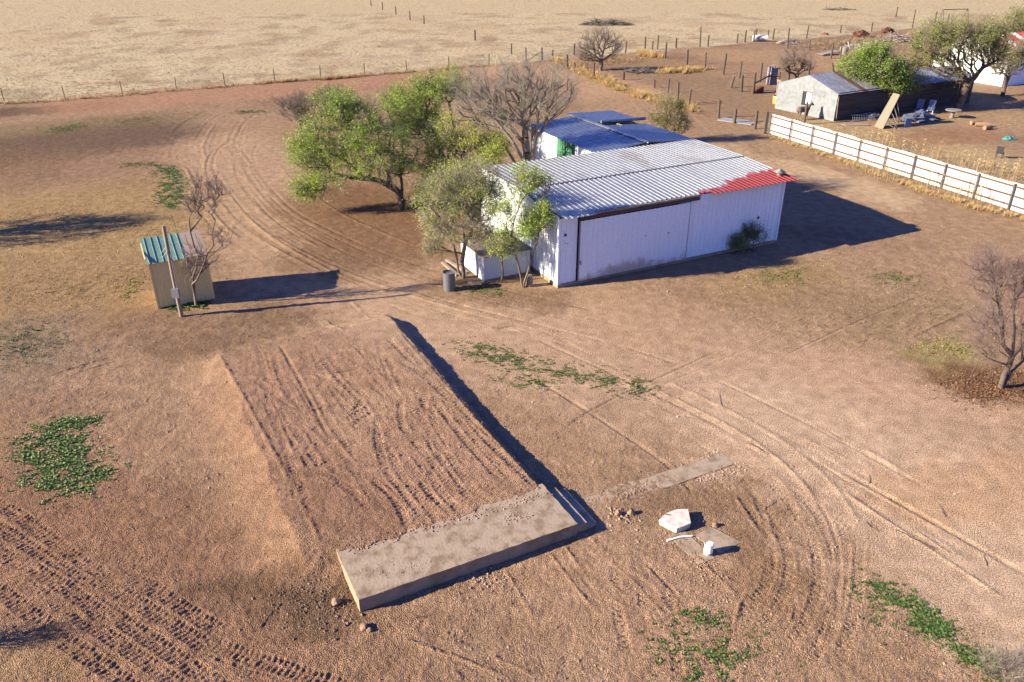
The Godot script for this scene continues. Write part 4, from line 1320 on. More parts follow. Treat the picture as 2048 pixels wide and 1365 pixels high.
	make_tree({"name": "bare_tree", "label": "dead leafless tree with spreading crooked limbs in the corral corner", "base": b, "seed": 112, "direct": 0.6, "nodes": 130, "trunk": 0.26, "twigs": 3, "twig_len": 0.8, "leaves": 0.0, "up": 0.8, "tip": 0.02, "twig_color": Color(0.17, 0.135, 0.115), "bark": Color(0.17, 0.14, 0.12),
		"stems": [[Vector3(0.05, 1.2, 0), Vector3(0.2, 2.2, 0)]],
		"blobs": [bl(1180, 95, b.z, 1.6, 1.6, 1.6), bl(1205, 80, b.z, 1.4, 1.3, 1.4), bl(1232, 95, b.z, 1.0, 1.3, 1.2), bl(1170, 110, b.z, 1.2, 0.8, 1.2)]})
	b = on_ground(G(1592, 166), 0.05)
	make_tree({"name": "bare_tree", "label": "leafless round tree behind the grey shed", "base": b, "seed": 113, "nodes": 130, "trunk": 0.2, "twigs": 4, "twig_len": 0.6, "leaves": 0.0, "up": 0.6, "tip": 0.014, "twig_color": Color(0.18, 0.14, 0.12), "bark": Color(0.15, 0.12, 0.1), "fork": 1.4,
		"blobs": [bl(1590, 118, b.z, 1.9, 1.4, 1.6), bl(1570, 130, b.z, 1.1, 0.9, 1.0), bl(1612, 130, b.z, 1.1, 0.9, 1.0)]})
	b = on_ground(G(1762, 224), 0.05)
	make_tree({"name": "elm_tree", "label": "green elm rising in front of the plank shed wall", "base": b, "seed": 114, "nodes": 280, "trunk": 0.26, "twigs": 5, "twig_len": 0.8, "leaves": 5.5, "leaf": Color(0.12, 0.2, 0.03), "leaf_size": 0.15, "tip": 0.016,
		"stems": [[Vector3(-0.1, 2.4, 0), Vector3(0.0, 4.0, 0)]],
		"blobs": [bl(1745, 125, b.z, 2.2, 1.6, 2.0), bl(1715, 130, b.z, 1.6, 1.2, 1.6), bl(1785, 145, b.z, 1.8, 1.2, 1.8), bl(1815, 160, b.z, 1.5, 0.9, 1.5), bl(1765, 165, b.z + 0.5, 1.8, 0.8, 1.4)]})
	b = on_ground(G(1912, 222), 0.05)
	make_tree({"name": "elm_tree", "label": "large spreading elm with two dark trunks at the end of the plank shed", "base": b, "seed": 115, "nodes": 330, "trunk": 0.4, "twigs": 5, "twig_len": 0.95, "leaves": 3.2, "leaf": Color(0.15, 0.21, 0.035), "leaf_size": 0.13, "tip": 0.018, "up": 0.7,
		"stems": [[Vector3(-0.2, 2.4, 0), Vector3(-0.5, 4.2, 0)], [Vector3(0.5, 2.4, 0), Vector3(1.6, 4.2, 0), Vector3(3.4, 5.2, 0)]],
		"blobs": [bl(1880, 80, b.z, 2.8, 1.8, 2.4), bl(1925, 90, b.z, 2.4, 2.0, 2.2), bl(1860, 115, b.z, 1.8, 1.2, 1.6), bl(1970, 80, b.z - 0.5, 2.2, 1.7, 2.0), bl(1905, 135, b.z, 2.0, 1.0, 1.6), bl(1985, 110, b.z, 1.8, 1.2, 1.5)]})
	b = on_ground(G(2005, 192), 0.05)
	make_tree({"name": "elm_tree", "label": "sparse leafing tree in front of the white house with red roof stripes", "base": b, "seed": 116, "nodes": 170, "trunk": 0.22, "twigs": 5, "twig_len": 0.8, "leaves": 1.3, "leaf": Color(0.13, 0.17, 0.035), "leaf_size": 0.12, "tip": 0.015, "up": 0.8, "fork": 2.6,
		"blobs": [bl(2015, 120, b.z, 2.0, 1.6, 1.8), bl(2045, 110, b.z, 2.0, 1.6, 1.8), bl(1990, 135, b.z, 1.3, 1.0, 1.2)]})
	b = on_ground(G(2062, 120), 0.05)
	make_tree({"name": "elm_tree", "label": "green tree top behind the white house at the pasture edge", "base": b, "seed": 117, "nodes": 150, "trunk": 0.25, "twigs": 5, "twig_len": 0.9, "leaves": 4.0, "leaf": Color(0.11, 0.165, 0.03), "leaf_size": 0.15, "tip": 0.02, "fork": 2.0,
		"blobs": [bl(2040, 50, b.z, 2.6, 1.8, 2.2), bl(2075, 60, b.z, 2.4, 1.8, 2.2), bl(2030, 75, b.z, 1.8, 1.2, 1.6)]})
	b = on_ground(G(1985, 72), 0.05)
	make_tree({"name": "shrub", "category": "shrub", "label": "pale olive bush at the pasture edge beyond the blue tank", "base": b, "seed": 118, "nodes": 110, "trunk": 0.15, "twigs": 6, "twig_len": 1.0, "leaves": 2.0, "leaf": Color(0.16, 0.16, 0.06), "leaf_size": 0.16, "tip": 0.02, "fork": 1.0,
		"blobs": [bl(1970, 55, b.z, 3.0, 1.3, 2.0), bl(2005, 55, b.z, 2.6, 1.3, 2.0)]})
	# weeds against the shaded door wall
	b = UW(12.3, -0.45, 0.0)
	make_tree({"name": "shrub", "category": "shrub", "label": "thin green bush growing against the barn's shaded front wall", "base": b, "seed": 119, "nodes": 70, "trunk": 0.03, "twigs": 4, "twig_len": 0.35, "leaves": 4.0, "leaf": Color(0.09, 0.14, 0.03), "leaf_size": 0.075, "tip": 0.006, "up": 1.2, "fork": 0.3,
		"blobs": [[b + Vector3(0, 0.9, 0), Vector3(0.7, 0.7, 0.25)], [b + Vector3(-0.9, 0.5, 0.3), Vector3(0.5, 0.4, 0.2)]]})
	# trees just outside the picture whose shadows reach into it
	b = on_ground(Vector3(-41.5, 0, -42.6), 0.05)
	make_tree({"name": "bare_tree", "label": "large bare tree standing outside the yard's left edge", "base": b, "seed": 120, "nodes": 200, "trunk": 0.32, "twigs": 4, "twig_len": 0.8, "leaves": 1.5, "leaf": Color(0.12, 0.16, 0.04), "tip": 0.016, "fork": 2.4,
		"blobs": [[b + Vector3(0, 5.5, 0), Vector3(2.6, 2.0, 2.6)], [b + Vector3(0.5, 4.0, 1.5), Vector3(1.6, 1.2, 1.6)], [b + Vector3(-0.5, 7.0, -0.5), Vector3(1.6, 1.2, 1.6)]]})
	b = on_ground(Vector3(-14.6, 0, -14.1), 0.03)
	make_tree({"name": "bare_sapling", "label": "thin leafless whips sprouting at the yard's near left edge", "base": b, "seed": 121, "nodes": 40, "trunk": 0.05, "twigs": 3, "twig_len": 0.4, "leaves": 0.0, "tip": 0.006, "up": 1.2, "fork": 0.3, "twig_color": Color(0.2, 0.16, 0.13),
		"blobs": [[b + Vector3(0.1, 0.8, 0), Vector3(0.3, 0.5, 0.35)]]})
	b = on_ground(Vector3(11.9, 0, -13.35), 0.03)
	make_tree({"name": "bare_sapling", "label": "pale leafless twiggy bush beside the dark green weeds", "base": b, "seed": 122, "nodes": 60, "trunk": 0.04, "twigs": 4, "twig_len": 0.35, "leaves": 0.0, "tip": 0.005, "up": 0.8, "fork": 0.25, "twig_color": Color(0.19, 0.16, 0.135), "bark": Color(0.17, 0.14, 0.12),
		"blobs": [[b + Vector3(0, 0.4, 0), Vector3(0.7, 0.35, 0.55)]]})

# ---------------------------------------------------------------- grass, weeds, pebbles
func make_cover() -> void:
	rng.seed = 12
	# rosette of broad leaves
	var wm := MB.new()
	for i in 9:
		var a := TAU * i / 9.0 + rng.randf_range(-0.3, 0.3)
		var d := Vector3(cos(a), 0.0, sin(a))
		var s := Vector3(-d.z, 0, d.x)
		var r := rng.randf_range(0.7, 1.1)
		var h := rng.randf_range(0.35, 0.9)
		wm.quad(Vector3.ZERO, d * r * 0.55 + s * 0.22 + Vector3(0, h * 0.7, 0), d * r + Vector3(0, h, 0), d * r * 0.55 - s * 0.22 + Vector3(0, h * 0.6, 0), Color.WHITE * rng.randf_range(0.75, 1.25))
	var weed := wm.mesh()
	var gm := MB.new()
	for i in 16:
		var a := rng.randf() * TAU
		var d := Vector3(cos(a), 0, sin(a))
		var s := Vector3(-d.z, 0, d.x) * 0.035
		var lean := rng.randf_range(0.15, 0.75)
		var h := rng.randf_range(0.5, 1.1)
		var o := d * rng.randf() * 0.18
		gm.tri(o - s, o + s, o + d * lean + Vector3(0, h, 0), Color.WHITE * rng.randf_range(0.7, 1.3))
	var tuft := gm.mesh()
	# green weed patches: photo outline strokes, radius, count, size, colour, label
	var green := Color(0.06, 0.11, 0.02)
	var patches := [
		[[[100, 860], [110, 920], [140, 960], [180, 950]], 0.95, 1500, 0.12, Color(0.065, 0.125, 0.02), 0.0, "dense green weed patch spreading left of the earth pad"],
		[[[130, 850], [180, 840]], 0.45, 260, 0.11, green, 0.0, "narrow arm of green weeds above the dense patch"],
		[[[330, 335], [345, 360], [340, 415]], 0.9, 700, 0.14, Color(0.05, 0.12, 0.02), 0.0, "dark green weed strip behind the green roofed shed"],
		[[[250, 330], [310, 330]], 0.8, 160, 0.12, Color(0.09, 0.12, 0.03), 0.0, "thin green fringe leading to the dark weed strip"],
		[[[1780, 1180], [1850, 1240], [1910, 1280]], 0.42, 520, 0.1, Color(0.06, 0.12, 0.025), 0.0, "diagonal band of dark green weeds beside the pale drive"],
		[[[1720, 1150], [1790, 1260]], 0.55, 70, 0.1, green, 0.0, "loose green sprigs beside the diagonal weed band"],
		[[[1930, 1300], [2000, 1350]], 0.5, 160, 0.1, green, 0.0, "green weeds under the pale twiggy bush"],
		[[[1350, 1300], [1400, 1340], [1480, 1300]], 0.9, 210, 0.095, green, 0.0, "scattered dark green weeds on the lower tracks"],
		[[[1370, 1230], [1470, 1260]], 0.5, 80, 0.09, green, 0.0, "line of small weeds across the curved tracks"],
		[[[930, 690], [1050, 730], [1180, 755], [1290, 780]], 0.75, 760, 0.1, Color(0.075, 0.11, 0.03), 0.0, "long straggling weed strip in front of the barn yard"],
		[[[1000, 760], [1100, 770]], 0.5, 110, 0.09, green, 0.0, "thin weeds below the long straggling strip"],
		[[[340, 612], [400, 612]], 0.42, 150, 0.2, Color(0.06, 0.11, 0.025), 0.5, "broad leaved green plants at the foot of the beige shed"],
		[[[20, 660], [60, 700], [110, 690]], 1.3, 380, 0.1, Color(0.085, 0.1, 0.035), 0.0, "grey green weeds in the dry grass left of the pole"],
		[[[100, 265], [160, 250]], 1.6, 280, 0.14, Color(0.1, 0.13, 0.035), 0.0, "green weeds in the dark soil below the pasture fence"],
		[[[240, 245], [300, 235]], 1.3, 140, 0.13, Color(0.13, 0.13, 0.05), 0.0, "grey weeds along the red drive"],
		[[[480, 225], [530, 222]], 1.0, 160, 0.14, Color(0.08, 0.11, 0.03), 0.0, "small green weed patch beside the red drive"],
		[[[1530, 560], [1600, 545]], 1.0, 220, 0.1, Color(0.12, 0.13, 0.035), 0.0, "yellow green grass beyond the barn shadow"],
		[[[1760, 555], [1830, 560]], 1.1, 260, 0.09, Color(0.1, 0.12, 0.035), 0.0, "faint green grass patch in the open yard"],
		[[[1600, 620], [1800, 650], [1900, 600]], 2.6, 420, 0.075, Color(0.09, 0.09, 0.035), 0.0, "sparse low weeds across the tan yard"],
		[[[1430, 500], [1500, 490]], 0.45, 140, 0.16, Color(0.06, 0.1, 0.025), 0.0, "green weeds along the foot of the barn's front wall"],
		[[[1850, 690], [1940, 700]], 0.8, 220, 0.09, Color(0.2, 0.2, 0.06), 0.0, "yellow green grass beside the leafless tree"],
		[[[930, 575], [1000, 585]], 0.5, 120, 0.11, green, 0.0, "small weeds around the steel drum"],
		[[[250, 600], [270, 560]], 0.5, 50, 0.14, Color(0.16, 0.17, 0.04), 0.0, "yellowish weeds left of the beige shed"],
	]
	for p in patches:
		var line := spline(pix(p[0]), 0.1)
		var xs := []; var cs := []
		for i in int(p[2] * 3.4):
			var c: Vector2 = line[rng.randi() % line.size()]
			var o: Vector2 = Vector2(rng.randfn(), rng.randfn()) * p[1] * 0.55
			var x := c.x + o.x
			var z := c.y + o.y
			if warp.get_noise_2d(x * 2.5, z * 2.5) < -0.08 and rng.randf() < 0.85: continue
			var s: float = p[3] * rng.randf_range(0.25, 0.8)
			xs.append(Transform3D(Basis(Vector3.UP, rng.randf() * TAU).scaled(Vector3(s, s * rng.randf_range(0.5, 1.1), s)), Vector3(x, ground_y(x, z) - 0.005, z)))
			var g := rng.randf_range(0.55, 1.4)
			if rng.randf() < 0.1:
				cs.append(Color(0.2, 0.17, 0.07) * g)
				continue
			cs.append(Color(p[4].r * 1.3 * g * rng.randf_range(0.85, 1.3), p[4].g * 1.3 * g, p[4].b * 1.1 * g))
		copies("weed_patch", weed, M.leaf, xs, cs, p[6], "weeds")
	# dry grass
	var dry := [
		[[[-40, 210], [131, 201], [353, 182], [550, 165], [730, 152], [978, 131]], 0.6, 1500, 0.32, Color(0.36, 0.26, 0.12), "dry grass along the pasture fence"],
		[[[640, 160], [720, 153], [520, 168]], 0.5, 400, 0.42, Color(0.38, 0.25, 0.11), "taller dry grass along the red drive"],
		[[[1110, 120], [1180, 150], [1260, 185], [1320, 205], [1380, 222]], 1.1, 1500, 0.55, Color(0.46, 0.32, 0.13), "golden dry grass along the corral's lane side"],
		[[[1285, 108], [1310, 115]], 1.2, 260, 0.7, Color(0.48, 0.33, 0.13), "golden tuft of dry grass inside the corral"],
		[[[1330, 145], [1400, 140]], 1.4, 420, 0.6, Color(0.46, 0.32, 0.13), "golden dry grass band in the middle of the corral"],
		[[[1140, 130], [1260, 120]], 2.6, 500, 0.4, Color(0.33, 0.23, 0.12), "brown dry grass round the dead tree"],
		[[[1600, 95], [1740, 82], [1850, 70]], 3.4, 900, 0.5, Color(0.33, 0.24, 0.14), "brown weeds and dry grass at the junk pile"],
		[[[1550, 275], [1700, 330], [1900, 400], [2080, 445]], 0.4, 1100, 0.28, Color(0.5, 0.37, 0.17), "straw along the foot of the white sheet fence"],
		[[[1640, 265], [1800, 300], [2060, 360]], 2.8, 2200, 0.16, Color(0.4, 0.3, 0.165), "dry grass in the yard behind the white fence"],
		[[[0, 450], [150, 440], [280, 470]], 4.2, 5000, 0.11, Color(0.42, 0.3, 0.13), "short dry grass left of the beige shed"],
		[[[60, 590], [230, 560]], 2.6, 2200, 0.11, Color(0.42, 0.3, 0.13), "short dry grass below the beige shed's left side"],
	]
	for p in dry:
		var line := spline(pix(p[0]), 0.2)
		var xs := []; var cs := []
		for i in p[2]:
			var c: Vector2 = line[rng.randi() % line.size()]
			var o: Vector2 = Vector2(rng.randfn(), rng.randfn()) * p[1] * 0.55
			var x := c.x + o.x
			var z := c.y + o.y
			if warp.get_noise_2d(x * 0.9, z * 0.9) < -0.05 and rng.randf() < 0.8: continue
			var s: float = p[3] * rng.randf_range(0.5, 1.3)
			xs.append(Transform3D(Basis(Vector3.UP, rng.randf() * TAU).scaled(Vector3(s, s, s)), Vector3(x, ground_y(x, z) - 0.01, z)))
			var g := rng.randf_range(0.7, 1.25)
			cs.append(Color(p[4].r * g, p[4].g * g, p[4].b * g * rng.randf_range(0.8, 1.2)))
		copies("dry_grass", tuft, M.leaf, xs, cs, p[5], "grass")
	var fx := []; var fc := []
	for i in 110000:
		var z := -88.0 - 150.0 * pow(rng.randf(), 1.4)
		var x := rng.randf_range(-1, 1) * (0.68 * absf(z) + 6.0)
		if z > field_z(x) - 0.5: continue
		if low.get_noise_2d(x * 1.5, z * 1.5) < rng.randf_range(-0.9, 0.35): continue
		var s := rng.randf_range(0.07, 0.19)
		fx.append(Transform3D(Basis(Vector3.UP, rng.randf() * TAU).scaled(Vector3(s * 1.8, s * 0.8, s * 1.8)), Vector3(x, 0.0, z)))
		fc.append((Color(0.5, 0.41, 0.25) if rng.randf() < 0.7 else Color(0.2, 0.15, 0.1)) * rng.randf_range(0.7, 1.2))
	copies("pasture_grass", tuft, M.leaf, fx, fc, "short dry tufts scattered over the pale pasture", "grass")
	# tall straw stalks behind and before the white fence
	var sm := MB.new()
	sm.tube([Vector3(0, 0, 0), Vector3(0.03, 0.5, 0), Vector3(0.1, 1.0, 0)], [0.012, 0.01, 0.005], 3, Color.WHITE, false)
	for k in 4:
		sm.tri(Vector3(0.05, 0.55 + k * 0.12, 0), Vector3(0.08, 0.6 + k * 0.12, 0.01), Vector3(0.16 - 0.2 * (k % 2), 0.7 + k * 0.1, 0.03), Color.WHITE)
	for p in [[[[1690, 285], [1800, 315], [1950, 350], [2070, 375]], 1.3, 170, 1.5, "tall straw stalks standing behind the white fence"], [[[1700, 335], [1740, 350], [1880, 385], [1985, 420]], 0.35, 110, 1.3, "thin dry stalks standing in front of the white fence"]]:
		var line := spline(pix(p[0]), 0.2)
		var xs := []; var cs := []
		for i in p[2]:
			var c: Vector2 = line[rng.randi() % line.size()] + Vector2(rng.randfn(), rng.randfn()) * p[1]
			var s: float = p[3] * rng.randf_range(0.5, 1.2)
			xs.append(Transform3D(Basis(Vector3.UP, rng.randf() * TAU).scaled(Vector3(s, s, s)), Vector3(c.x, -0.02, c.y)))
			cs.append(Color(0.4, 0.31, 0.17) * rng.randf_range(0.7, 1.2))
		copies("dry_stalks", sm.mesh(), M.leaf, xs, cs, p[4], "grass")
	# pebbles and clods on the near dirt
	var pm := MB.new()
	var v := []
	for q in [Vector3(1, 0, 0), Vector3(-1, 0, 0), Vector3(0, 0.8, 0), Vector3(0, -0.5, 0), Vector3(0, 0, 1), Vector3(0, 0, -1)]:
		v.append(q * rng.randf_range(0.8, 1.15))
	for f in [[0, 2, 4], [4, 2, 1], [1, 2, 5], [5, 2, 0], [0, 4, 3], [4, 1, 3], [1, 5, 3], [5, 0, 3]]:
		pm.tri(v[f[0]], v[f[2]], v[f[1]])
	var xs := []; var cs := []
	for i in 330000:
		var z := -12.0 - 30.0 * pow(rng.randf(), 1.25)
		var x := rng.randf_range(-1, 1) * (0.68 * absf(z) + 5.0)
		var q := to_uw(x, z)
		if q.x > -15.45 and q.x < -7.9 and q.y < -14.3 and q.y > -16.4 and rng.randf() < 0.93: continue
		if q.x > -0.2 and q.y > -0.3 and q.x < 15.0: continue
		var c := ground_color(x, z)
		var dens := (0.5 + low.get_noise_2d(x * 2.0 + 60.0, z * 2.0) * 0.9) * (0.3 + 0.8 * smoothstep(0.5, 0.36, c.r))
		if rng.randf() > dens * dens * 1.6: continue
		var s := 0.007 + 0.014 * pow(rng.randf(), 3.0)
		if rng.randf() < 0.03: s *= 2.2
		s *= 0.8 + absf(z) * 0.02
		var y := 0.43 if (q.x > -15.45 and q.x < -8.74 and q.y < -14.3 and q.y > -16.4) else ground_y(x, z) + 0.012 * mid.get_noise_2d(x, z)
		xs.append(Transform3D(Basis(Vector3.UP, rng.randf() * TAU).scaled(Vector3(s, s * rng.randf_range(0.5, 1.0), s * rng.randf_range(0.7, 1.3))), Vector3(x, y + s * 0.2, z)))
		var g := rng.randf_range(0.45, 1.0)
		cs.append(Color(c.r * g, c.g * g, c.b * g))
	copies("gravel", pm.mesh(), M.clod, xs, cs, "small clods and pebbles strewn over the near dirt", "gravel")
	# rough clods by the porch corner and along the pad's edge
	xs = []; cs = []
	for p in [[[[640, 1190], [680, 1225], [700, 1240]], 0.35, 170, 0.035, 0.0], [[[560, 1210], [640, 1190]], 0.5, 200, 0.035, 0.0], [[[1230, 1000], [1330, 955], [1440, 900]], 0.1, 260, 0.03, 0.0], [[[1400, 960], [1480, 935]], 0.14, 200, 0.03, 0.0], [[[1225, 1030], [1265, 1035]], 0.22, 90, 0.045, 0.0], [[[690, 1103], [850, 1060], [1090, 990]], 0.1, 420, 0.03, 0.43], [[[1390, 1120], [1440, 1160]], 0.2, 150, 0.03, 0.0], [[[960, 1150], [1000, 1160]], 0.3, 90, 0.04, 0.0], [[[740, 1160], [860, 1120]], 0.25, 90, 0.02, 0.44], [[[1010, 1040], [1060, 1030]], 0.12, 80, 0.025, 0.44]]:
		var line := spline(pix(p[0], p[4]), 0.05)
		for i in p[2]:
			var c: Vector2 = line[rng.randi() % line.size()] + Vector2(rng.randfn(), rng.randfn()) * p[1]
			var s: float = p[3] * (0.4 + 1.2 * pow(rng.randf(), 2.0))
			var y: float = ground_y(c.x, c.y) if p[4] == 0.0 else maxf(ground_y(c.x, c.y), 0.43)
			xs.append(Transform3D(Basis(Vector3.UP, rng.randf() * TAU).scaled(Vector3(s, s * 0.8, s * 1.1)), Vector3(c.x, y + s * 0.2, c.y)))
			var col := ground_color(c.x, c.y) * rng.randf_range(0.45, 0.9)
			cs.append(Color(col.r, col.g, col.b))
	copies("clods", pm.mesh(), M.clod, xs, cs, "broken earth clods along the porch and the walk", "earth")
	# straw bits and dead leaves blown over the yard, thick in some places, none in others
	var st := MB.new()
	st.tri(Vector3(-1, 0, 0.06), Vector3(-1, 0.02, -0.06), Vector3(1, 0.05, 0))
	xs = []; cs = []
	for i in 70000:
		var z := -13.0 - 75.0 * pow(rng.randf(), 1.3)
		var x := rng.randf_range(-1, 1) * (0.68 * absf(z) + 5.0)
		if low.get_noise_2d(x * 1.1 + 9.0, z * 1.1) < rng.randf_range(-0.1, 0.7): continue
		var q := to_uw(x, z)
		if q.x > -0.3 and q.y > -0.5 and q.x < 15.5 and q.y < 19.0: continue
		if q.x > -15.5 and q.x < -7.9 and q.y < -14.3 and q.y > -16.4: continue
		var s := rng.randf_range(0.03, 0.09) * (0.7 + absf(z) * 0.012)
		xs.append(Transform3D(Basis(Vector3.UP, rng.randf() * TAU).scaled(Vector3(s, s, s)), Vector3(x, ground_y(x, z) + 0.02, z)))
		cs.append((Color(0.5, 0.4, 0.25) if rng.randf() < 0.45 else Color(0.12, 0.085, 0.06)) * rng.randf_range(0.6, 1.2))
	copies("straw_litter", st.mesh(), M.clod, xs, cs, "straw bits and dead leaves blown over the yard", "litter")
	# leaf litter under the leafless tree
	xs = []; cs = []
	var lm := MB.new()
	lm.quad(Vector3(-1, 0, 0), Vector3(0, 0.3, 0.6), Vector3(1, 0.1, 0), Vector3(0, 0.2, -0.6))
	for i in 4200:
		var c := G(1985 + rng.randfn() * 45.0, 775 + rng.randfn() * 17.0)
		var s := rng.randf_range(0.02, 0.05)
		xs.append(Transform3D(Basis(Vector3(rng.randfn(), 3, rng.randfn()).normalized(), rng.randf() * TAU).scaled(Vector3(s, s, s)), Vector3(c.x, ground_y(c.x, c.z) + rng.randf() * 0.03, c.z)))
		cs.append(Color(0.2, 0.11, 0.055) * rng.randf_range(0.5, 1.5))
	copies("leaf_litter", lm.mesh(), M.leaf, xs, cs, "brown fallen leaves under the leafless tree", "leaves")

# ---------------------------------------------------------------- the neighbour's place
func gable_shed(called: String, label: String, at: Vector3, turn: float, length: float, depth: float, eave: float, ridge: float, style: String) -> Node3D:
	# local x along the ridge, local -z away; near long wall at z = 0, sunlit gable at x = 0
	var t := thing(called, label, "shed", at, turn)
	var hd := depth * 0.5
	if style == "plank":
		var h := 0.0
		var x0 := 0.0
		while h < eave - 0.02:
			x0 = 0.0
			while x0 < length - 0.05:
				var l := minf(rng.randf_range(2.4, 3.6), length - x0)
				part(t, "plank", box_mesh(Vector3(x0 + l * 0.5, h + 0.085, rng.randf_range(-0.008, 0.008)), Vector3(l - 0.015, 0.16, 0.03), Color.WHITE * rng.randf_range(0.55, 1.25)), M.dark_wood)
				x0 += l
			h += 0.175
		part(t, "back_wall", box_mesh(Vector3(length * 0.5, eave * 0.5, -depth), Vector3(length, eave, 0.06)), M.dark_wood)
	for x in [0.0, length]:
		var g := MB.new()
		var a := Vector3(x, -0.05, 0.0); var b := Vector3(x, -0.05, -depth); var c := Vector3(x, eave, -depth); var d := Vector3(x, ridge, -hd); var e := Vector3(x, eave, 0.0)
		for s in [-0.04, 0.04]:
			var o := Vector3(s, 0, 0)
			if s < 0:
				g.quad(b + o, a + o, e + o, c + o); g.tri(c + o, e + o, d + o)
			else:
				g.quad(a + o, b + o, c + o, e + o); g.tri(e + o, c + o, d + o)
		part(t, "gable_wall", g.mesh(), M.pale_galv if x == 0.0 and called == "grey_shed" else M.dark_wood)
	var n := int(length / 0.66)
	for i in n:
		var w := length / n
		var rust := rng.randf()
		for side in 2:
			var me := sheet(w - 0.01, sqrt(hd * hd + pow(ridge - eave, 2.0)) + 0.2, 0.11, 0.016, 0.08, 5, func(_a, b):
				var base := Color(0.72, 0.76, 0.82)
				if rust > 0.82: base = Color(0.42, 0.27, 0.17)
				return base * (0.85 + 0.3 * fposmod(sin(b * 3.7 + i * 1.9) * 43.7, 1.0)))
			var lift := 0.003 * (i % 2)
			if side == 0:
				part(t, "roof_panel", me, M.galv, plane_at(Vector3(i * w - 0.1, eave - 0.06 + lift, 0.18), Vector3(1, 0, 0), Vector3(0, ridge - eave, -hd)))
			else:
				part(t, "roof_panel", me, M.galv, plane_at(Vector3((i + 1) * w - 0.1, eave - 0.06 + lift, -depth - 0.18), Vector3(-1, 0, 0), Vector3(0, ridge - eave, hd)))
	return t

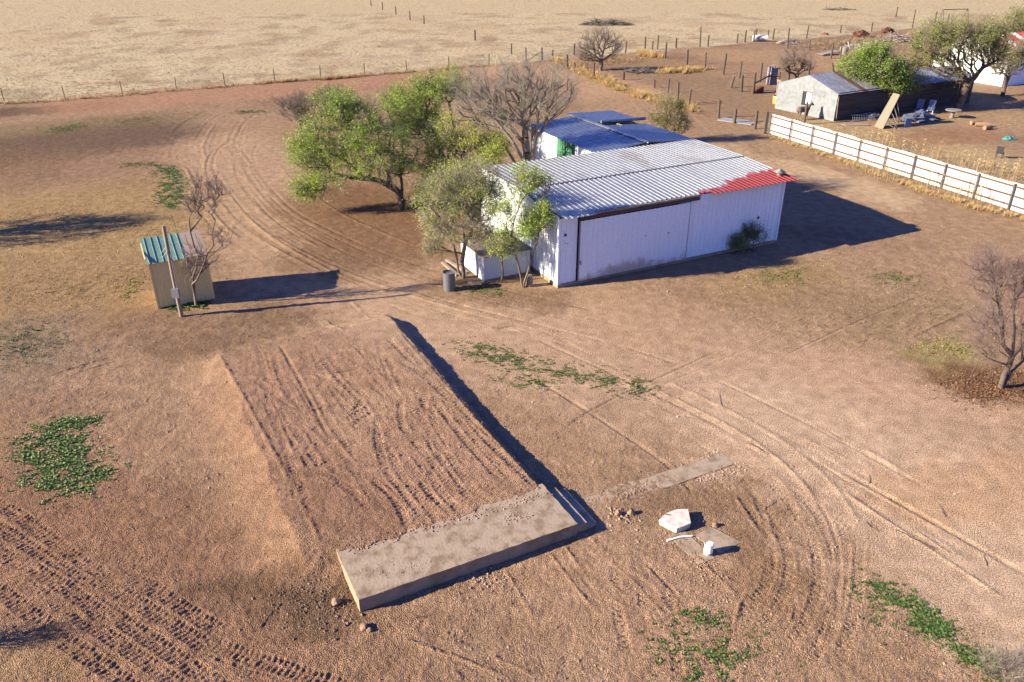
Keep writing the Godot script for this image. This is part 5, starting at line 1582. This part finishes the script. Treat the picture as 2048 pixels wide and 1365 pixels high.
func make_neighbour() -> void:
	rng.seed = 14
	var turn := deg_to_rad(GRID_TURN)
	var at := Vector3(30.55, 0, -76.75)
	var grey := gable_shed("grey_shed", "small gabled shed clad in pale galvanised sheets with an open window", at, turn + 0.05, 8.2, 7.4, 2.55, 3.75, "plank")
	# cladding sheets on the sunlit gable
	for r in 4:
		for c in 5:
			var z0 := -7.4 + c * 1.48
			if r == 3 and (c == 0 or c == 4): continue
			var g := rng.randf_range(0.85, 1.25)
			var h := 0.66
			if r == 3: h = 0.62 if c != 2 else 1.0
			part(grey, "cladding_sheet", box_mesh(Vector3(-0.052 - 0.006 * ((r + c) % 2), r * 0.66 + h * 0.5 - 0.03, z0 + 0.74), Vector3(0.01, h, 1.49), Color(g, g, g)), M.pale_galv)
	part(grey, "window_opening", box_mesh(Vector3(-0.068, 1.55, -3.55), Vector3(0.02, 1.3, 1.15)), M.glass)
	var wf := part(grey, "window_sash", box_mesh(Vector3(-0.085, 1.62, -3.3), Vector3(0.03, 1.05, 0.62), Color(0.55, 0.58, 0.6)), M.paint)
	part(wf, "muntin", box_mesh(Vector3(-0.105, 1.62, -3.3), Vector3(0.015, 0.05, 0.6)), M.paint)
	for k in 3:
		var lp := MB.new()
		lp.tube([Vector3(0.05 - k * 0.12, -0.1, 0.25 + k * 0.1), Vector3(0.02, 2.3 - k * 0.25, 0.06)], [0.035, 0.03], 6, Color.WHITE * 1.2)
		solo("leaning_pole", lp.mesh(), M.wood, "thin pole leaning on the corner of the grey shed", "pole", at, turn, "poles leaning at the shed corner")
	var pl := at + Vector3(cu, 0, -su) * 8.4
	gable_shed("plank_shed", "long low weathered plank shed with a patched metal roof", pl, turn + 0.03, 11.5, 5.6, 2.6, 3.4, "plank")
	# white house with red roof stripes
	var wb := Vector3(57.0, 0, -96.0)
	var house := thing("white_house", "white building with red and white striped metal roof behind the big elm", "house", wb, turn)
	panel_row(house, "wall_panel", V(0, -0.05, 9.5), Vector3(0, 0, 1), 9.5, Vector3.UP, 3.25, 0.95, M.white, 0.01, 0.3, 0.02)
	panel_row(house, "wall_panel", V(0, -0.05, 0), Vector3(1, 0, 0), 12.0, Vector3.UP, 3.25, 0.95, M.white, 0.01, 0.3, 0.02)
	var gt := MB.new()
	gt.tri(V(-0.02, 3.2, 9.5), V(-0.02, 3.2, 0), V(-0.02, 5.2, 4.75))
	part(house, "gable_top", gt.mesh(), M.white)
	for i in 13:
		for side in 2:
			var me := sheet(0.93, 5.3, 0.31, 0.02, 0.1, 1, func(_a, _b): return Color(0.42, 0.07, 0.05) if i % 3 != 1 else Color(0.82, 0.8, 0.78))
			if side == 0:
				part(house, "roof_panel", me, M.paint, plane_at(V(i * 0.93 - 0.3, 3.08, -0.3), Vector3(1, 0, 0), V(0, 2.1, 5.05)))
			else:
				part(house, "roof_panel", me, M.paint, plane_at(V((i + 1) * 0.93 - 0.3, 3.08, 9.8), Vector3(-1, 0, 0), V(0, 2.1, -5.05)))
	# blue tank behind
	var tk := thing("blue_tank", "round turquoise topped stock tank behind the elms", "tank", G(1962, 96))
	var mb := MB.new()
	mb.tube([Vector3(0, 0, 0), Vector3(0, 1.2, 0)], [1.7, 1.7], 24, Color(0.4, 0.2, 0.13), false)
	part(tk, "wall", mb.mesh(), M.paint)
	mb = MB.new()
	mb.tube([Vector3(0, 1.1, 0), Vector3(0, 1.25, 0), Vector3(0, 1.5, 0)], [1.75, 1.72, 0.3], 24, Color(0.18, 0.5, 0.55))
	part(tk, "cover", mb.mesh(), M.paint)
	# trough drum with the frame above it
	var td := thing("feed_tub", "rusty yellow feed tub with a white rim by the grey shed", "tub", on_ground(G(1557, 207), 0.0))
	mb = MB.new()
	mb.tube([Vector3(0, 0, 0), Vector3(0, 0.35, 0), Vector3(0, 0.68, 0)], [0.6, 0.62, 0.62], 20, Color(0.5, 0.27, 0.06), false)
	part(td, "shell", mb.mesh(), M.paint)
	mb = MB.new()
	mb.tube([Vector3(0, 0.68, 0), Vector3(0, 0.74, 0)], [0.64, 0.62], 20, Color(0.75, 0.68, 0.6), false)
	mb.tube([Vector3(0, 0.6, 0), Vector3(0, 0.62, 0)], [0.6, 0.6], 18, Color(0.4, 0.3, 0.2))
	part(td, "rim", mb.mesh(), M.paint)
	var fr := thing("tub_gantry", "rough timber frame of two posts and a beam over the feed tub", "frame", on_ground(G(1556, 200), 0.0))
	var p2 := G(1570, 211) - G(1556, 200)
	mb = MB.new(); mb.box(Vector3(-0.2, 1.0, 0), Vector3(0.18, 2.2, 0.18)); part(fr, "post", mb.mesh(), M.wood)
	mb = MB.new(); mb.box(Vector3(p2.x, 1.0, p2.z), Vector3(0.2, 2.2, 0.2), Color(0.6, 0.6, 0.6)); part(fr, "post", mb.mesh(), M.wood)
	var bm := (Vector3(-0.2, 2.0, 0) + Vector3(p2.x, 2.0, p2.z)) * 0.5
	var bd := Vector3(p2.x + 0.2, 0, p2.z)
	mb = MB.new(); mb.box(bm, Vector3(bd.length() + 0.3, 0.2, 0.22), Color(1.3, 1.3, 1.3), Basis(Vector3.UP, atan2(-bd.z, bd.x))); part(fr, "beam", mb.mesh(), M.wood)
	# upright bin
	var bn := thing("upright_bin", "dark ribbed upright bin tied to the corral posts", "bin", on_ground(G(1542, 168), 0.0))
	mb = MB.new()
	for i in 9:
		var a := TAU * i / 9.0
		mb.box(Vector3(cos(a) * 0.52, 0.95, sin(a) * 0.52), Vector3(0.12, 1.9, 0.38), Color(0.16, 0.17, 0.24), Basis(Vector3.UP, -a))
	part(bn, "stave_ring", mb.mesh(), M.plain)
	mb = MB.new()
	for i in 7:
		mb.tube([Vector3(rng.randf_range(-0.4, 0.4), 1.5, rng.randf_range(-0.4, 0.4)), Vector3(rng.randf_range(-0.5, 0.5), 2.2, rng.randf_range(-0.5, 0.5))], [0.06, 0.04], 5, Color(0.2, 0.17, 0.17))
	part(bn, "stick_bundle", mb.mesh(), M.plain)
	mb = MB.new()
	mb.tube([Vector3(0, 1.28, 0), Vector3(0, 1.34, 0)], [0.6, 0.6], 14, Color(0.7, 0.7, 0.7), false)
	part(bn, "band", mb.mesh(), M.plain)
	# small rusty hood on the ground
	mb = MB.new()
	mb.tube([Vector3(-0.6, 0.0, 0), Vector3(-0.5, 0.3, 0), Vector3(0.5, 0.3, 0), Vector3(0.6, 0, 0)], [0.1, 0.4, 0.4, 0.1], 9, Color(0.9, 0.7, 0.6))
	solo("rusty_hood", mb.mesh(), M.rust, "rusty metal hood lying at the foot of the thick corral post", "scrap", on_ground(G(1515, 186), 0.0))
	# donkey
	make_donkey()
	# things in the junk corner, colours darkened to stand in for its deep shade
	lean_panel()
	for q in [[1845, 222, "blue and white cushioned lounge chair beside the tarp"], [1868, 224, "blue cushioned lounge chair nearer the big elm trunks"]]:
		var ch := thing("lounge_chair", q[2], "chair", on_ground(G(q[0] - 8, q[1] + 3), 0.0), -0.6)
		var blue := Color(0.06, 0.09, 0.2)
		mb = MB.new(); mb.box(Vector3(0, 0.35, 0.1), Vector3(0.6, 0.08, 0.6), blue); part(ch, "seat", mb.mesh(), M.plain)
		mb = MB.new(); mb.box(Vector3(0, 0.78, -0.32), Vector3(0.6, 0.95, 0.09), Color(0.14, 0.18, 0.28), Basis(Vector3.RIGHT, -0.3)); part(ch, "backrest", mb.mesh(), M.plain)
		for lx in [-0.27, 0.27]:
			for lz in [-0.2, 0.38]:
				mb = MB.new(); mb.box(Vector3(lx, 0.16, lz), Vector3(0.04, 0.34, 0.04), Color(0.7, 0.7, 0.72)); part(ch, "leg", mb.mesh(), M.plain)
	var tb := thing("round_table", "round stone garden table on a pedestal under the big elm", "table", on_ground(G(1904, 236), 0.0))
	mb = MB.new(); mb.tube([Vector3(0, 0.7, 0), Vector3(0, 0.78, 0)], [0.72, 0.72], 22, Color(0.16, 0.15, 0.14)); part(tb, "tabletop", mb.mesh(), M.clod)
	mb = MB.new(); mb.tube([Vector3(0, 0, 0), Vector3(0, 0.2, 0), Vector3(0, 0.5, 0), Vector3(0, 0.7, 0)], [0.26, 0.15, 0.2, 0.12], 12, Color(0.15, 0.14, 0.125)); part(tb, "pedestal", mb.mesh(), M.clod)
	# tarp heap
	solo("tarp_heap", heap(1.9, 0.75, 1.0, Color(0.07, 0.085, 0.13), 5), M.plain, "crumpled dark blue and grey tarpaulin heap in front of the lounge chairs", "tarp", on_ground(G(1838, 240), 0.02), 0.3)
	solo("blue_board", box_mesh(Vector3(0, 0.4, 0), Vector3(0.62, 0.85, 0.06), Color(0.05, 0.1, 0.2)), M.plain, "blue board standing in the shade beside the tarpaulin", "board", on_ground(G(1815, 255), 0.03), 0.2)
	var k := 0
	for q in [[1952, 249, 0.55, 0.2, "pale cut log at the back of the log row"], [1965, 253, 0.6, -0.3, "thick pale log in the middle of the log row"], [1975, 259, 0.4, 0.4, "short round log at the front of the log row"]]:
		mb = MB.new()
		mb.tube([Vector3(-q[2], 0.18, 0), Vector3(0, 0.2, 0.03), Vector3(q[2], 0.17, 0)], [0.2, 0.23, 0.2], 10, Color(1.0, 0.82, 0.62))
		solo("cut_log", mb.mesh(), M.wood, q[4], "log", on_ground(G(q[0], q[1]), 0.0), q[3])
		k += 1
	solo("teal_cloth", heap(0.55, 0.28, 0.4, Color(0.045, 0.17, 0.175), 9), M.plain, "crumpled teal cloth lying on the dry grass", "cloth", on_ground(G(2018, 279), 0.02))
	var bc := thing("garden_chair", "small black chair standing alone on the dry grass", "chair", on_ground(G(1998, 317), 0.0), 2.4)
	var black := Color(0.025, 0.025, 0.03)
	mb = MB.new(); mb.box(Vector3(0, 0.42, 0), Vector3(0.5, 0.05, 0.48), black); part(bc, "seat", mb.mesh(), M.plain)
	mb = MB.new(); mb.box(Vector3(0, 0.72, -0.25), Vector3(0.5, 0.5, 0.05), black, Basis(Vector3.RIGHT, -0.15)); part(bc, "backrest", mb.mesh(), M.plain)
	for lx in [-0.22, 0.22]:
		for lz in [-0.2, 0.2]:
			mb = MB.new(); mb.box(Vector3(lx, 0.2, lz), Vector3(0.04, 0.42, 0.04), black); part(bc, "leg", mb.mesh(), M.plain)
	# yellow hose
	mb = MB.new()
	var hp := []; var hr := []
	for q in spline(pix([[1750, 254], [1800, 275], [1850, 292], [1930, 312], [2000, 335], [2070, 352]]), 0.6):
		hp.append(Vector3(q.x, 0.05 + rng.randf() * 0.02, q.y)); hr.append(0.012)
	mb.tube(hp, hr, 5, Color(0.3, 0.21, 0.05))
	solo("yellow_hose", mb.mesh(), M.plain, "yellow hose stretched over the dry grass behind the white fence", "hose")
	# scrap in front of the plank wall
	solo("scrap_heap", heap(1.1, 0.6, 0.6, Color(0.45, 0.45, 0.46), 3), M.galv, "crumpled silver scrap sheets heaped at the plank wall", "scrap", on_ground(G(1743, 238), 0.02))
	mb = MB.new()
	for i in 9:
		mb.tube([Vector3(-1.0 + i * 0.2, 0.05, 0.3), Vector3(-0.7 + i * 0.22, 0.5, -0.2)], [0.02, 0.02], 5, Color(1.5, 1.5, 1.55))
	mb.tube([Vector3(-1.1, 0.06, 0.3), Vector3(0.8, 0.08, 0.3)], [0.03, 0.03], 5, Color(1.5, 1.5, 1.55))
	mb.tube([Vector3(-0.8, 0.5, -0.2), Vector3(1.1, 0.52, -0.2)], [0.03, 0.03], 5, Color(1.5, 1.5, 1.55))
	solo("metal_rack", mb.mesh(), M.steel, "bent pale metal rack lying beside the silver scrap", "rack", on_ground(G(1718, 241), 0.0), 0.4)
	solo("plywood_sheet", box_mesh(Vector3(0, 0.03, 0), Vector3(2.4, 0.04, 0.9), Color(1.9, 1.5, 1.25)), M.wood, "pale plywood sheet lying flat behind the white fence", "board", on_ground(G(1712, 250), 0.0), 0.12)
	# brush and junk piles
	brush_pile(Vector3(18.2, 0, -164.8), 5.2, 0.9, 1.6, 260, "long dark brush pile out in the pasture", Color(0.07, 0.06, 0.055))
	brush_pile(G(1678, 20), 4.0, 0.4, 1.4, 120, "flat weathered brush pile far out in the pasture", Color(0.12, 0.1, 0.08))
	brush_pile(G(1790, 82), 2.6, 1.2, 1.6, 240, "grey brush pile beyond the grey shed", Color(0.2, 0.16, 0.15))
	brush_pile(G(1580, 88), 1.7, 0.9, 1.2, 130, "tangle of grey branches at the corral's back fence", Color(0.18, 0.15, 0.14))
	brush_pile(G(1720, 96), 2.4, 0.6, 1.4, 120, "low pile of grey boards and branches beside the fallen sheet", Color(0.24, 0.21, 0.2))
	brush_pile(G(1280, 145), 1.9, 0.5, 0.9, 90, "dark heap of dead branches lying in the corral", Color(0.08, 0.07, 0.065))
	solo("red_scrap", heap(1.5, 1.0, 0.9, Color(0.09, 0.032, 0.02), 21), M.plain, "rusty red scrap tank lying at the pasture edge", "scrap", G(1722, 74), 0.1)
	solo("red_scrap", heap(1.2, 0.9, 0.8, Color(0.09, 0.03, 0.02), 23), M.plain, "rusty red machine part beside the grey brush pile", "scrap", G(1775, 66), 0.4)
	solo("red_scrap", heap(0.6, 0.4, 0.5, Color(0.2, 0.08, 0.06), 24), M.plain, "small dark red box near the pasture fence", "scrap", G(1650, 70), 0.0)
	mb = MB.new()
	mb.tube([Vector3(-1.2, 0.5, 0), Vector3(1.2, 0.5, 0)], [0.5, 0.5], 12, Color(0.4, 0.39, 0.4))
	solo("white_tank", mb.mesh(), M.plain, "pale water trough among posts at the corral's back corner", "trough", on_ground(G(1520, 83), 0.0), -0.1)
	mb = MB.new(); mb.tube([Vector3(0, 0, 0), Vector3(0, 1.1, 0)], [0.62, 0.62], 14, Color(0.22, 0.2, 0.18))
	solo("concrete_pipe", mb.mesh(), M.plain, "upright grey concrete pipe beside the corral posts", "pipe", on_ground(G(1687, 110), 0.0))
	mb = MB.new(); mb.box(Vector3(0, 0.35, 0), Vector3(2.9, 0.06, 1.4), Color(0.17, 0.16, 0.16), Basis(Vector3(0, 0, 1), 0.14))
	solo("fallen_sheet", mb.mesh(), M.plain, "grey sheet lying aslant on a pile beside the corral post", "sheet", on_ground(G(1657, 110), 0.0), 0.3)
	mb = MB.new(); mb.box(Vector3(0, 0.02, 0), Vector3(1.5, 0.06, 3.4), Color(0.2, 0.2, 0.22))
	solo("metal_sheet", mb.mesh(), M.plain, "flat grey metal sheet lying by the lane's corral gate", "sheet", on_ground(G(1475, 243), -0.01), 0.9)
	# swing frame
	var a1 := G(1880, 52)
	var sw := thing("swing_frame", "bare wooden swing frame at the pasture edge", "frame", a1)
	var b1 := G(1929, 48) - a1
	mb = MB.new(); mb.tube([Vector3(0, 2.9, 0), b1 + Vector3(0, 2.7, 0)], [0.07, 0.07], 6); part(sw, "top_beam", mb.mesh(), M.post)
	for e in [Vector3.ZERO, b1]:
		for s in [-0.8, 0.8]:
			mb = MB.new(); mb.tube([e + Vector3(s * 0.5, -0.1, s), e + Vector3(0, 2.85, 0)], [0.07, 0.06], 6); part(sw, "leg", mb.mesh(), M.post)

func heap(rx: float, ry: float, rz: float, col: Color, seed_: int) -> ArrayMesh:
	var f := FastNoiseLite.new()
	f.seed = seed_; f.frequency = 1.4
	var mb := MB.new()
	var nu := 22
	var nv := 9
	var p := func(i, j):
		var a: float = TAU * i / nu
		var e: float = 0.5 * PI * j / nv
		var d := Vector3(cos(a) * cos(e), sin(e), sin(a) * cos(e))
		var k: float = 1.0 + 0.55 * f.get_noise_3dv(d * 1.6) + 0.2 * f.get_noise_3dv(d * 5.0)
		return Vector3(d.x * rx * k, d.y * ry * k - 0.02, d.z * rz * k)
	for i in nu:
		for j in nv:
			var g := 1.0 + 0.35 * f.get_noise_2d(i * 2.0, j * 2.0)
			mb.quad(p.call((i + 1) % nu, j), p.call(i, j), p.call(i, j + 1), p.call((i + 1) % nu, j + 1), col * g)
	return mb.mesh()

func brush_pile(at: Vector3, rx: float, h: float, rz: float, n: int, label: String, col: Color) -> void:
	var mb := MB.new()
	for i in n:
		var a := rng.randf() * TAU
		var r := sqrt(rng.randf())
		var c := Vector3(cos(a) * r * rx, 0, sin(a) * r * rz)
		c.y = h * (1.0 - r * r) * rng.randf() + 0.04
		var d := Vector3(rng.randfn(), rng.randfn() * 0.3, rng.randfn() * 0.8).normalized() * rng.randf_range(0.4, 1.1)
		var r0 := rng.randf_range(0.02, 0.07)
		mb.tube([c - d, c + Vector3(0, rng.randf() * 0.1, 0), c + d], [r0, r0 * 0.8, r0 * 0.4], 4, col * rng.randf_range(0.6, 1.8))
	solo("brush_pile", mb.mesh(), M.plain, label, "brush pile", at)

func lean_panel() -> void:
	var o := G(1766, 258)
	var t := thing("leaning_gate", "pale framed panel with cross bars leaning against the elm by the plank shed", "panel", on_ground(o, 0.0))
	var a := Vector3.ZERO
	var b := G(1750, 253) - o
	var tip := PZ(1800, 190, o.z - 1.2) - o
	var tip2 := tip + b * 0.75
	var mb := MB.new()
	var col := Color(0.15, 0.14, 0.105)
	var nn := (b - a).cross(tip - a).normalized() * 0.03
	mb.quad(a + nn, b + nn, tip2 + nn, tip + nn, col)
	mb.quad(b - nn, a - nn, tip - nn, tip2 - nn, col)
	part(t, "panel", mb.mesh(), M.plain)
	for e in [[a, tip], [b, tip2], [a, b], [tip, tip2]]:
		mb = MB.new(); mb.tube([e[0] + Vector3(0, 0.02, 0), e[1]], [0.05, 0.05], 6, col * 1.1); part(t, "frame_bar", mb.mesh(), M.plain)
	for k in 5:
		var f := (k + 1) / 6.0
		var p: Vector3 = a.lerp(tip, f)
		mb = MB.new(); mb.tube([p, p + Vector3(0.9 * (1.0 - f * 0.5), -p.y * 0.75, 0.35)], [0.035, 0.03], 5, Color(0.17, 0.17, 0.165)); part(t, "cross_bar", mb.mesh(), M.plain)

# ---------------------------------------------------------------- donkey: one skin over a skeleton of tapered capsules
func make_donkey() -> void:
	var bones := [   # from, to, radii; x forward, y up
		[Vector3(-0.5, 0.98, 0), Vector3(0.0, 0.96, 0), 0.27, 0.27], [Vector3(0.0, 0.96, 0), Vector3(0.45, 1.0, 0), 0.27, 0.25], [Vector3(0.45, 1.05, 0), Vector3(0.85, 1.42, 0), 0.19, 0.12],
		[Vector3(0.85, 1.44, 0), Vector3(1.17, 1.28, 0), 0.125, 0.07], [Vector3(0.84, 1.5, 0.06), Vector3(0.78, 1.74, 0.1), 0.04, 0.02], [Vector3(0.84, 1.5, -0.06), Vector3(0.78, 1.74, -0.1), 0.04, 0.02], [Vector3(-0.72, 1.05, 0), Vector3(-0.83, 0.6, 0), 0.045, 0.02]]
	for s in [-0.14, 0.14]:
		bones.append([Vector3(0.42, 0.9, s), Vector3(0.44, 0.5, s), 0.12, 0.06])
		bones.append([Vector3(0.44, 0.5, s), Vector3(0.44, 0.08, s), 0.055, 0.04])
		bones.append([Vector3(0.44, 0.08, s), Vector3(0.48, 0.02, s), 0.05, 0.05])
		bones.append([Vector3(-0.5, 0.9, s), Vector3(-0.42, 0.66, s), 0.18, 0.1])
		bones.append([Vector3(-0.42, 0.66, s), Vector3(-0.6, 0.42, s), 0.09, 0.055])
		bones.append([Vector3(-0.6, 0.42, s), Vector3(-0.57, 0.08, s), 0.05, 0.04])
		bones.append([Vector3(-0.57, 0.08, s), Vector3(-0.53, 0.02, s), 0.05, 0.05])
	var o := solo("donkey", skin(bones, 0.035), M.fur, "grey brown donkey facing the window of the grey shed", "donkey", on_ground(G(1604, 240), -0.03), deg_to_rad(30))
	o.rotation.y = deg_to_rad(24)

func skin(bones: Array, cell: float) -> ArrayMesh:
	var lo := Vector3(1e9, 1e9, 1e9)
	var hi := -lo
	for b in bones:
		for e in 2:
			var r: Vector3 = Vector3.ONE * (b[2 + e] + cell * 2.0)
			lo = lo.min(b[e] - r); hi = hi.max(b[e] + r)
	var n := Vector3i(((hi - lo) / cell).ceil()) + Vector3i.ONE
	var f := PackedFloat32Array()
	f.resize(n.x * n.y * n.z)
	f.fill(1.0)
	for b in bones:
		var rm: float = maxf(b[2], b[3]) + cell * 3.0
		var a0 := Vector3i(((b[0].min(b[1]) - Vector3.ONE * rm - lo) / cell).floor()).clamp(Vector3i.ZERO, n - Vector3i.ONE)
		var a1 := Vector3i(((b[0].max(b[1]) + Vector3.ONE * rm - lo) / cell).ceil()).clamp(Vector3i.ZERO, n - Vector3i.ONE)
		var ax: Vector3 = b[1] - b[0]
		var l2 := ax.length_squared()
		for z in range(a0.z, a1.z + 1):
			for y in range(a0.y, a1.y + 1):
				for x in range(a0.x, a1.x + 1):
					var p := lo + Vector3(x, y, z) * cell
					var t := clampf((p - b[0]).dot(ax) / l2, 0.0, 1.0)
					var d: float = p.distance_to(b[0] + ax * t) - lerpf(b[2], b[3], t)
					var k := (z * n.y + y) * n.x + x
					var h := clampf(0.5 + 0.5 * (f[k] - d) / 0.06, 0.0, 1.0)
					f[k] = lerpf(f[k], d, h) - 0.06 * h * (1.0 - h)
	var vid := {}
	var pts := PackedVector3Array()
	for z in n.z - 1:
		for y in n.y - 1:
			for x in n.x - 1:
				var s := Vector3.ZERO
				var cnt := 0
				for e in [[0, 1], [2, 3], [4, 5], [6, 7], [0, 2], [1, 3], [4, 6], [5, 7], [0, 4], [1, 5], [2, 6], [3, 7]]:
					var pa := Vector3i(x + (e[0] & 1), y + (e[0] >> 1 & 1), z + (e[0] >> 2))
					var pb := Vector3i(x + (e[1] & 1), y + (e[1] >> 1 & 1), z + (e[1] >> 2))
					var fa := f[(pa.z * n.y + pa.y) * n.x + pa.x]
					var fb := f[(pb.z * n.y + pb.y) * n.x + pb.x]
					if (fa < 0) != (fb < 0):
						s += Vector3(pa).lerp(Vector3(pb), fa / (fa - fb))
						cnt += 1
				if cnt:
					vid[(z * n.y + y) * n.x + x] = pts.size()
					pts.append(lo + s / cnt * cell)
	var mb := MB.new()
	for z in range(1, n.z - 1):
		for y in range(1, n.y - 1):
			for x in range(1, n.x - 1):
				var k := (z * n.y + y) * n.x + x
				var inside := f[k] < 0
				for ax in 3:
					var step: int = [1, n.x, n.x * n.y][ax]
					if inside == (f[k + step] < 0): continue
					var s1: int = [n.x, n.x * n.y, 1][ax]
					var s2: int = [n.x * n.y, 1, n.x][ax]
					var q := [pts[vid[k]], pts[vid[k - s1]], pts[vid[k - s1 - s2]], pts[vid[k - s2]]]
					var mid_y: float = q[0].y
					var col := Color(0.15, 0.125, 0.105)
					if mid_y < 0.8: col = Color(0.2, 0.17, 0.14)
					if q[0].x > 1.08: col = Color(0.22, 0.2, 0.18)
					if inside: mb.quad(q[0], q[1], q[2], q[3], col)
					else: mb.quad(q[3], q[2], q[1], q[0], col)
	return mb.mesh()

# ---------------------------------------------------------------- scene
func _ready() -> void:
	var cam := Camera3D.new()
	cam.name = "camera"
	cam.fov = rad_to_deg(2.0 * atan(682.5 / FOCAL))
	cam.position = Vector3(0, EYE, 0)
	cam.rotation_degrees = Vector3(-PITCH, 0, 0)
	cam.far = 6000.0
	cam.current = true
	add_child(cam)
	var env := Environment.new()
	env.background_mode = Environment.BG_SKY
	var sm := ProceduralSkyMaterial.new()
	sm.sky_top_color = Color(0.24, 0.37, 0.72)
	sm.sky_horizon_color = Color(0.64, 0.69, 0.78)
	sm.sky_curve = 0.12
	sm.ground_bottom_color = Color(0.3, 0.25, 0.2)
	sm.ground_horizon_color = Color(0.5, 0.5, 0.5)
	sm.sun_angle_max = 1.0
	var sky := Sky.new()
	sky.sky_material = sm
	env.sky = sky
	env.background_energy_multiplier = 0.56
	env.tonemap_mode = Environment.TONE_MAPPER_LINEAR
	env.tonemap_exposure = 3.5
	env.sdfgi_enabled = true
	env.ssao_enabled = true
	env.ssil_enabled = true
	var we := WorldEnvironment.new()
	we.name = "environment"
	we.environment = env
	add_child(we)
	var sun := DirectionalLight3D.new()
	sun.name = "sun"
	sun.light_energy = 1.6
	sun.light_color = Color(1.0, 0.93, 0.81)
	sun.light_angular_distance = 0.5
	sun.shadow_enabled = true
	sun.rotation = Vector3(deg_to_rad(-22.5), deg_to_rad(-90.0 + 14.0), 0)
	add_child(sun)
	make_materials()
	var t0 := Time.get_ticks_msec()
	make_ground()
	print("ground ", Time.get_ticks_msec() - t0)
	make_barn()
	make_shed()
	make_slab()
	make_white_fence()
	make_posts()
	print("built ", Time.get_ticks_msec() - t0)
	make_neighbour()
	print("neighbour ", Time.get_ticks_msec() - t0)
	make_trees()
	print("trees ", Time.get_ticks_msec() - t0)
	make_yard_things()
	make_cover()
	print("all ", Time.get_ticks_msec() - t0)
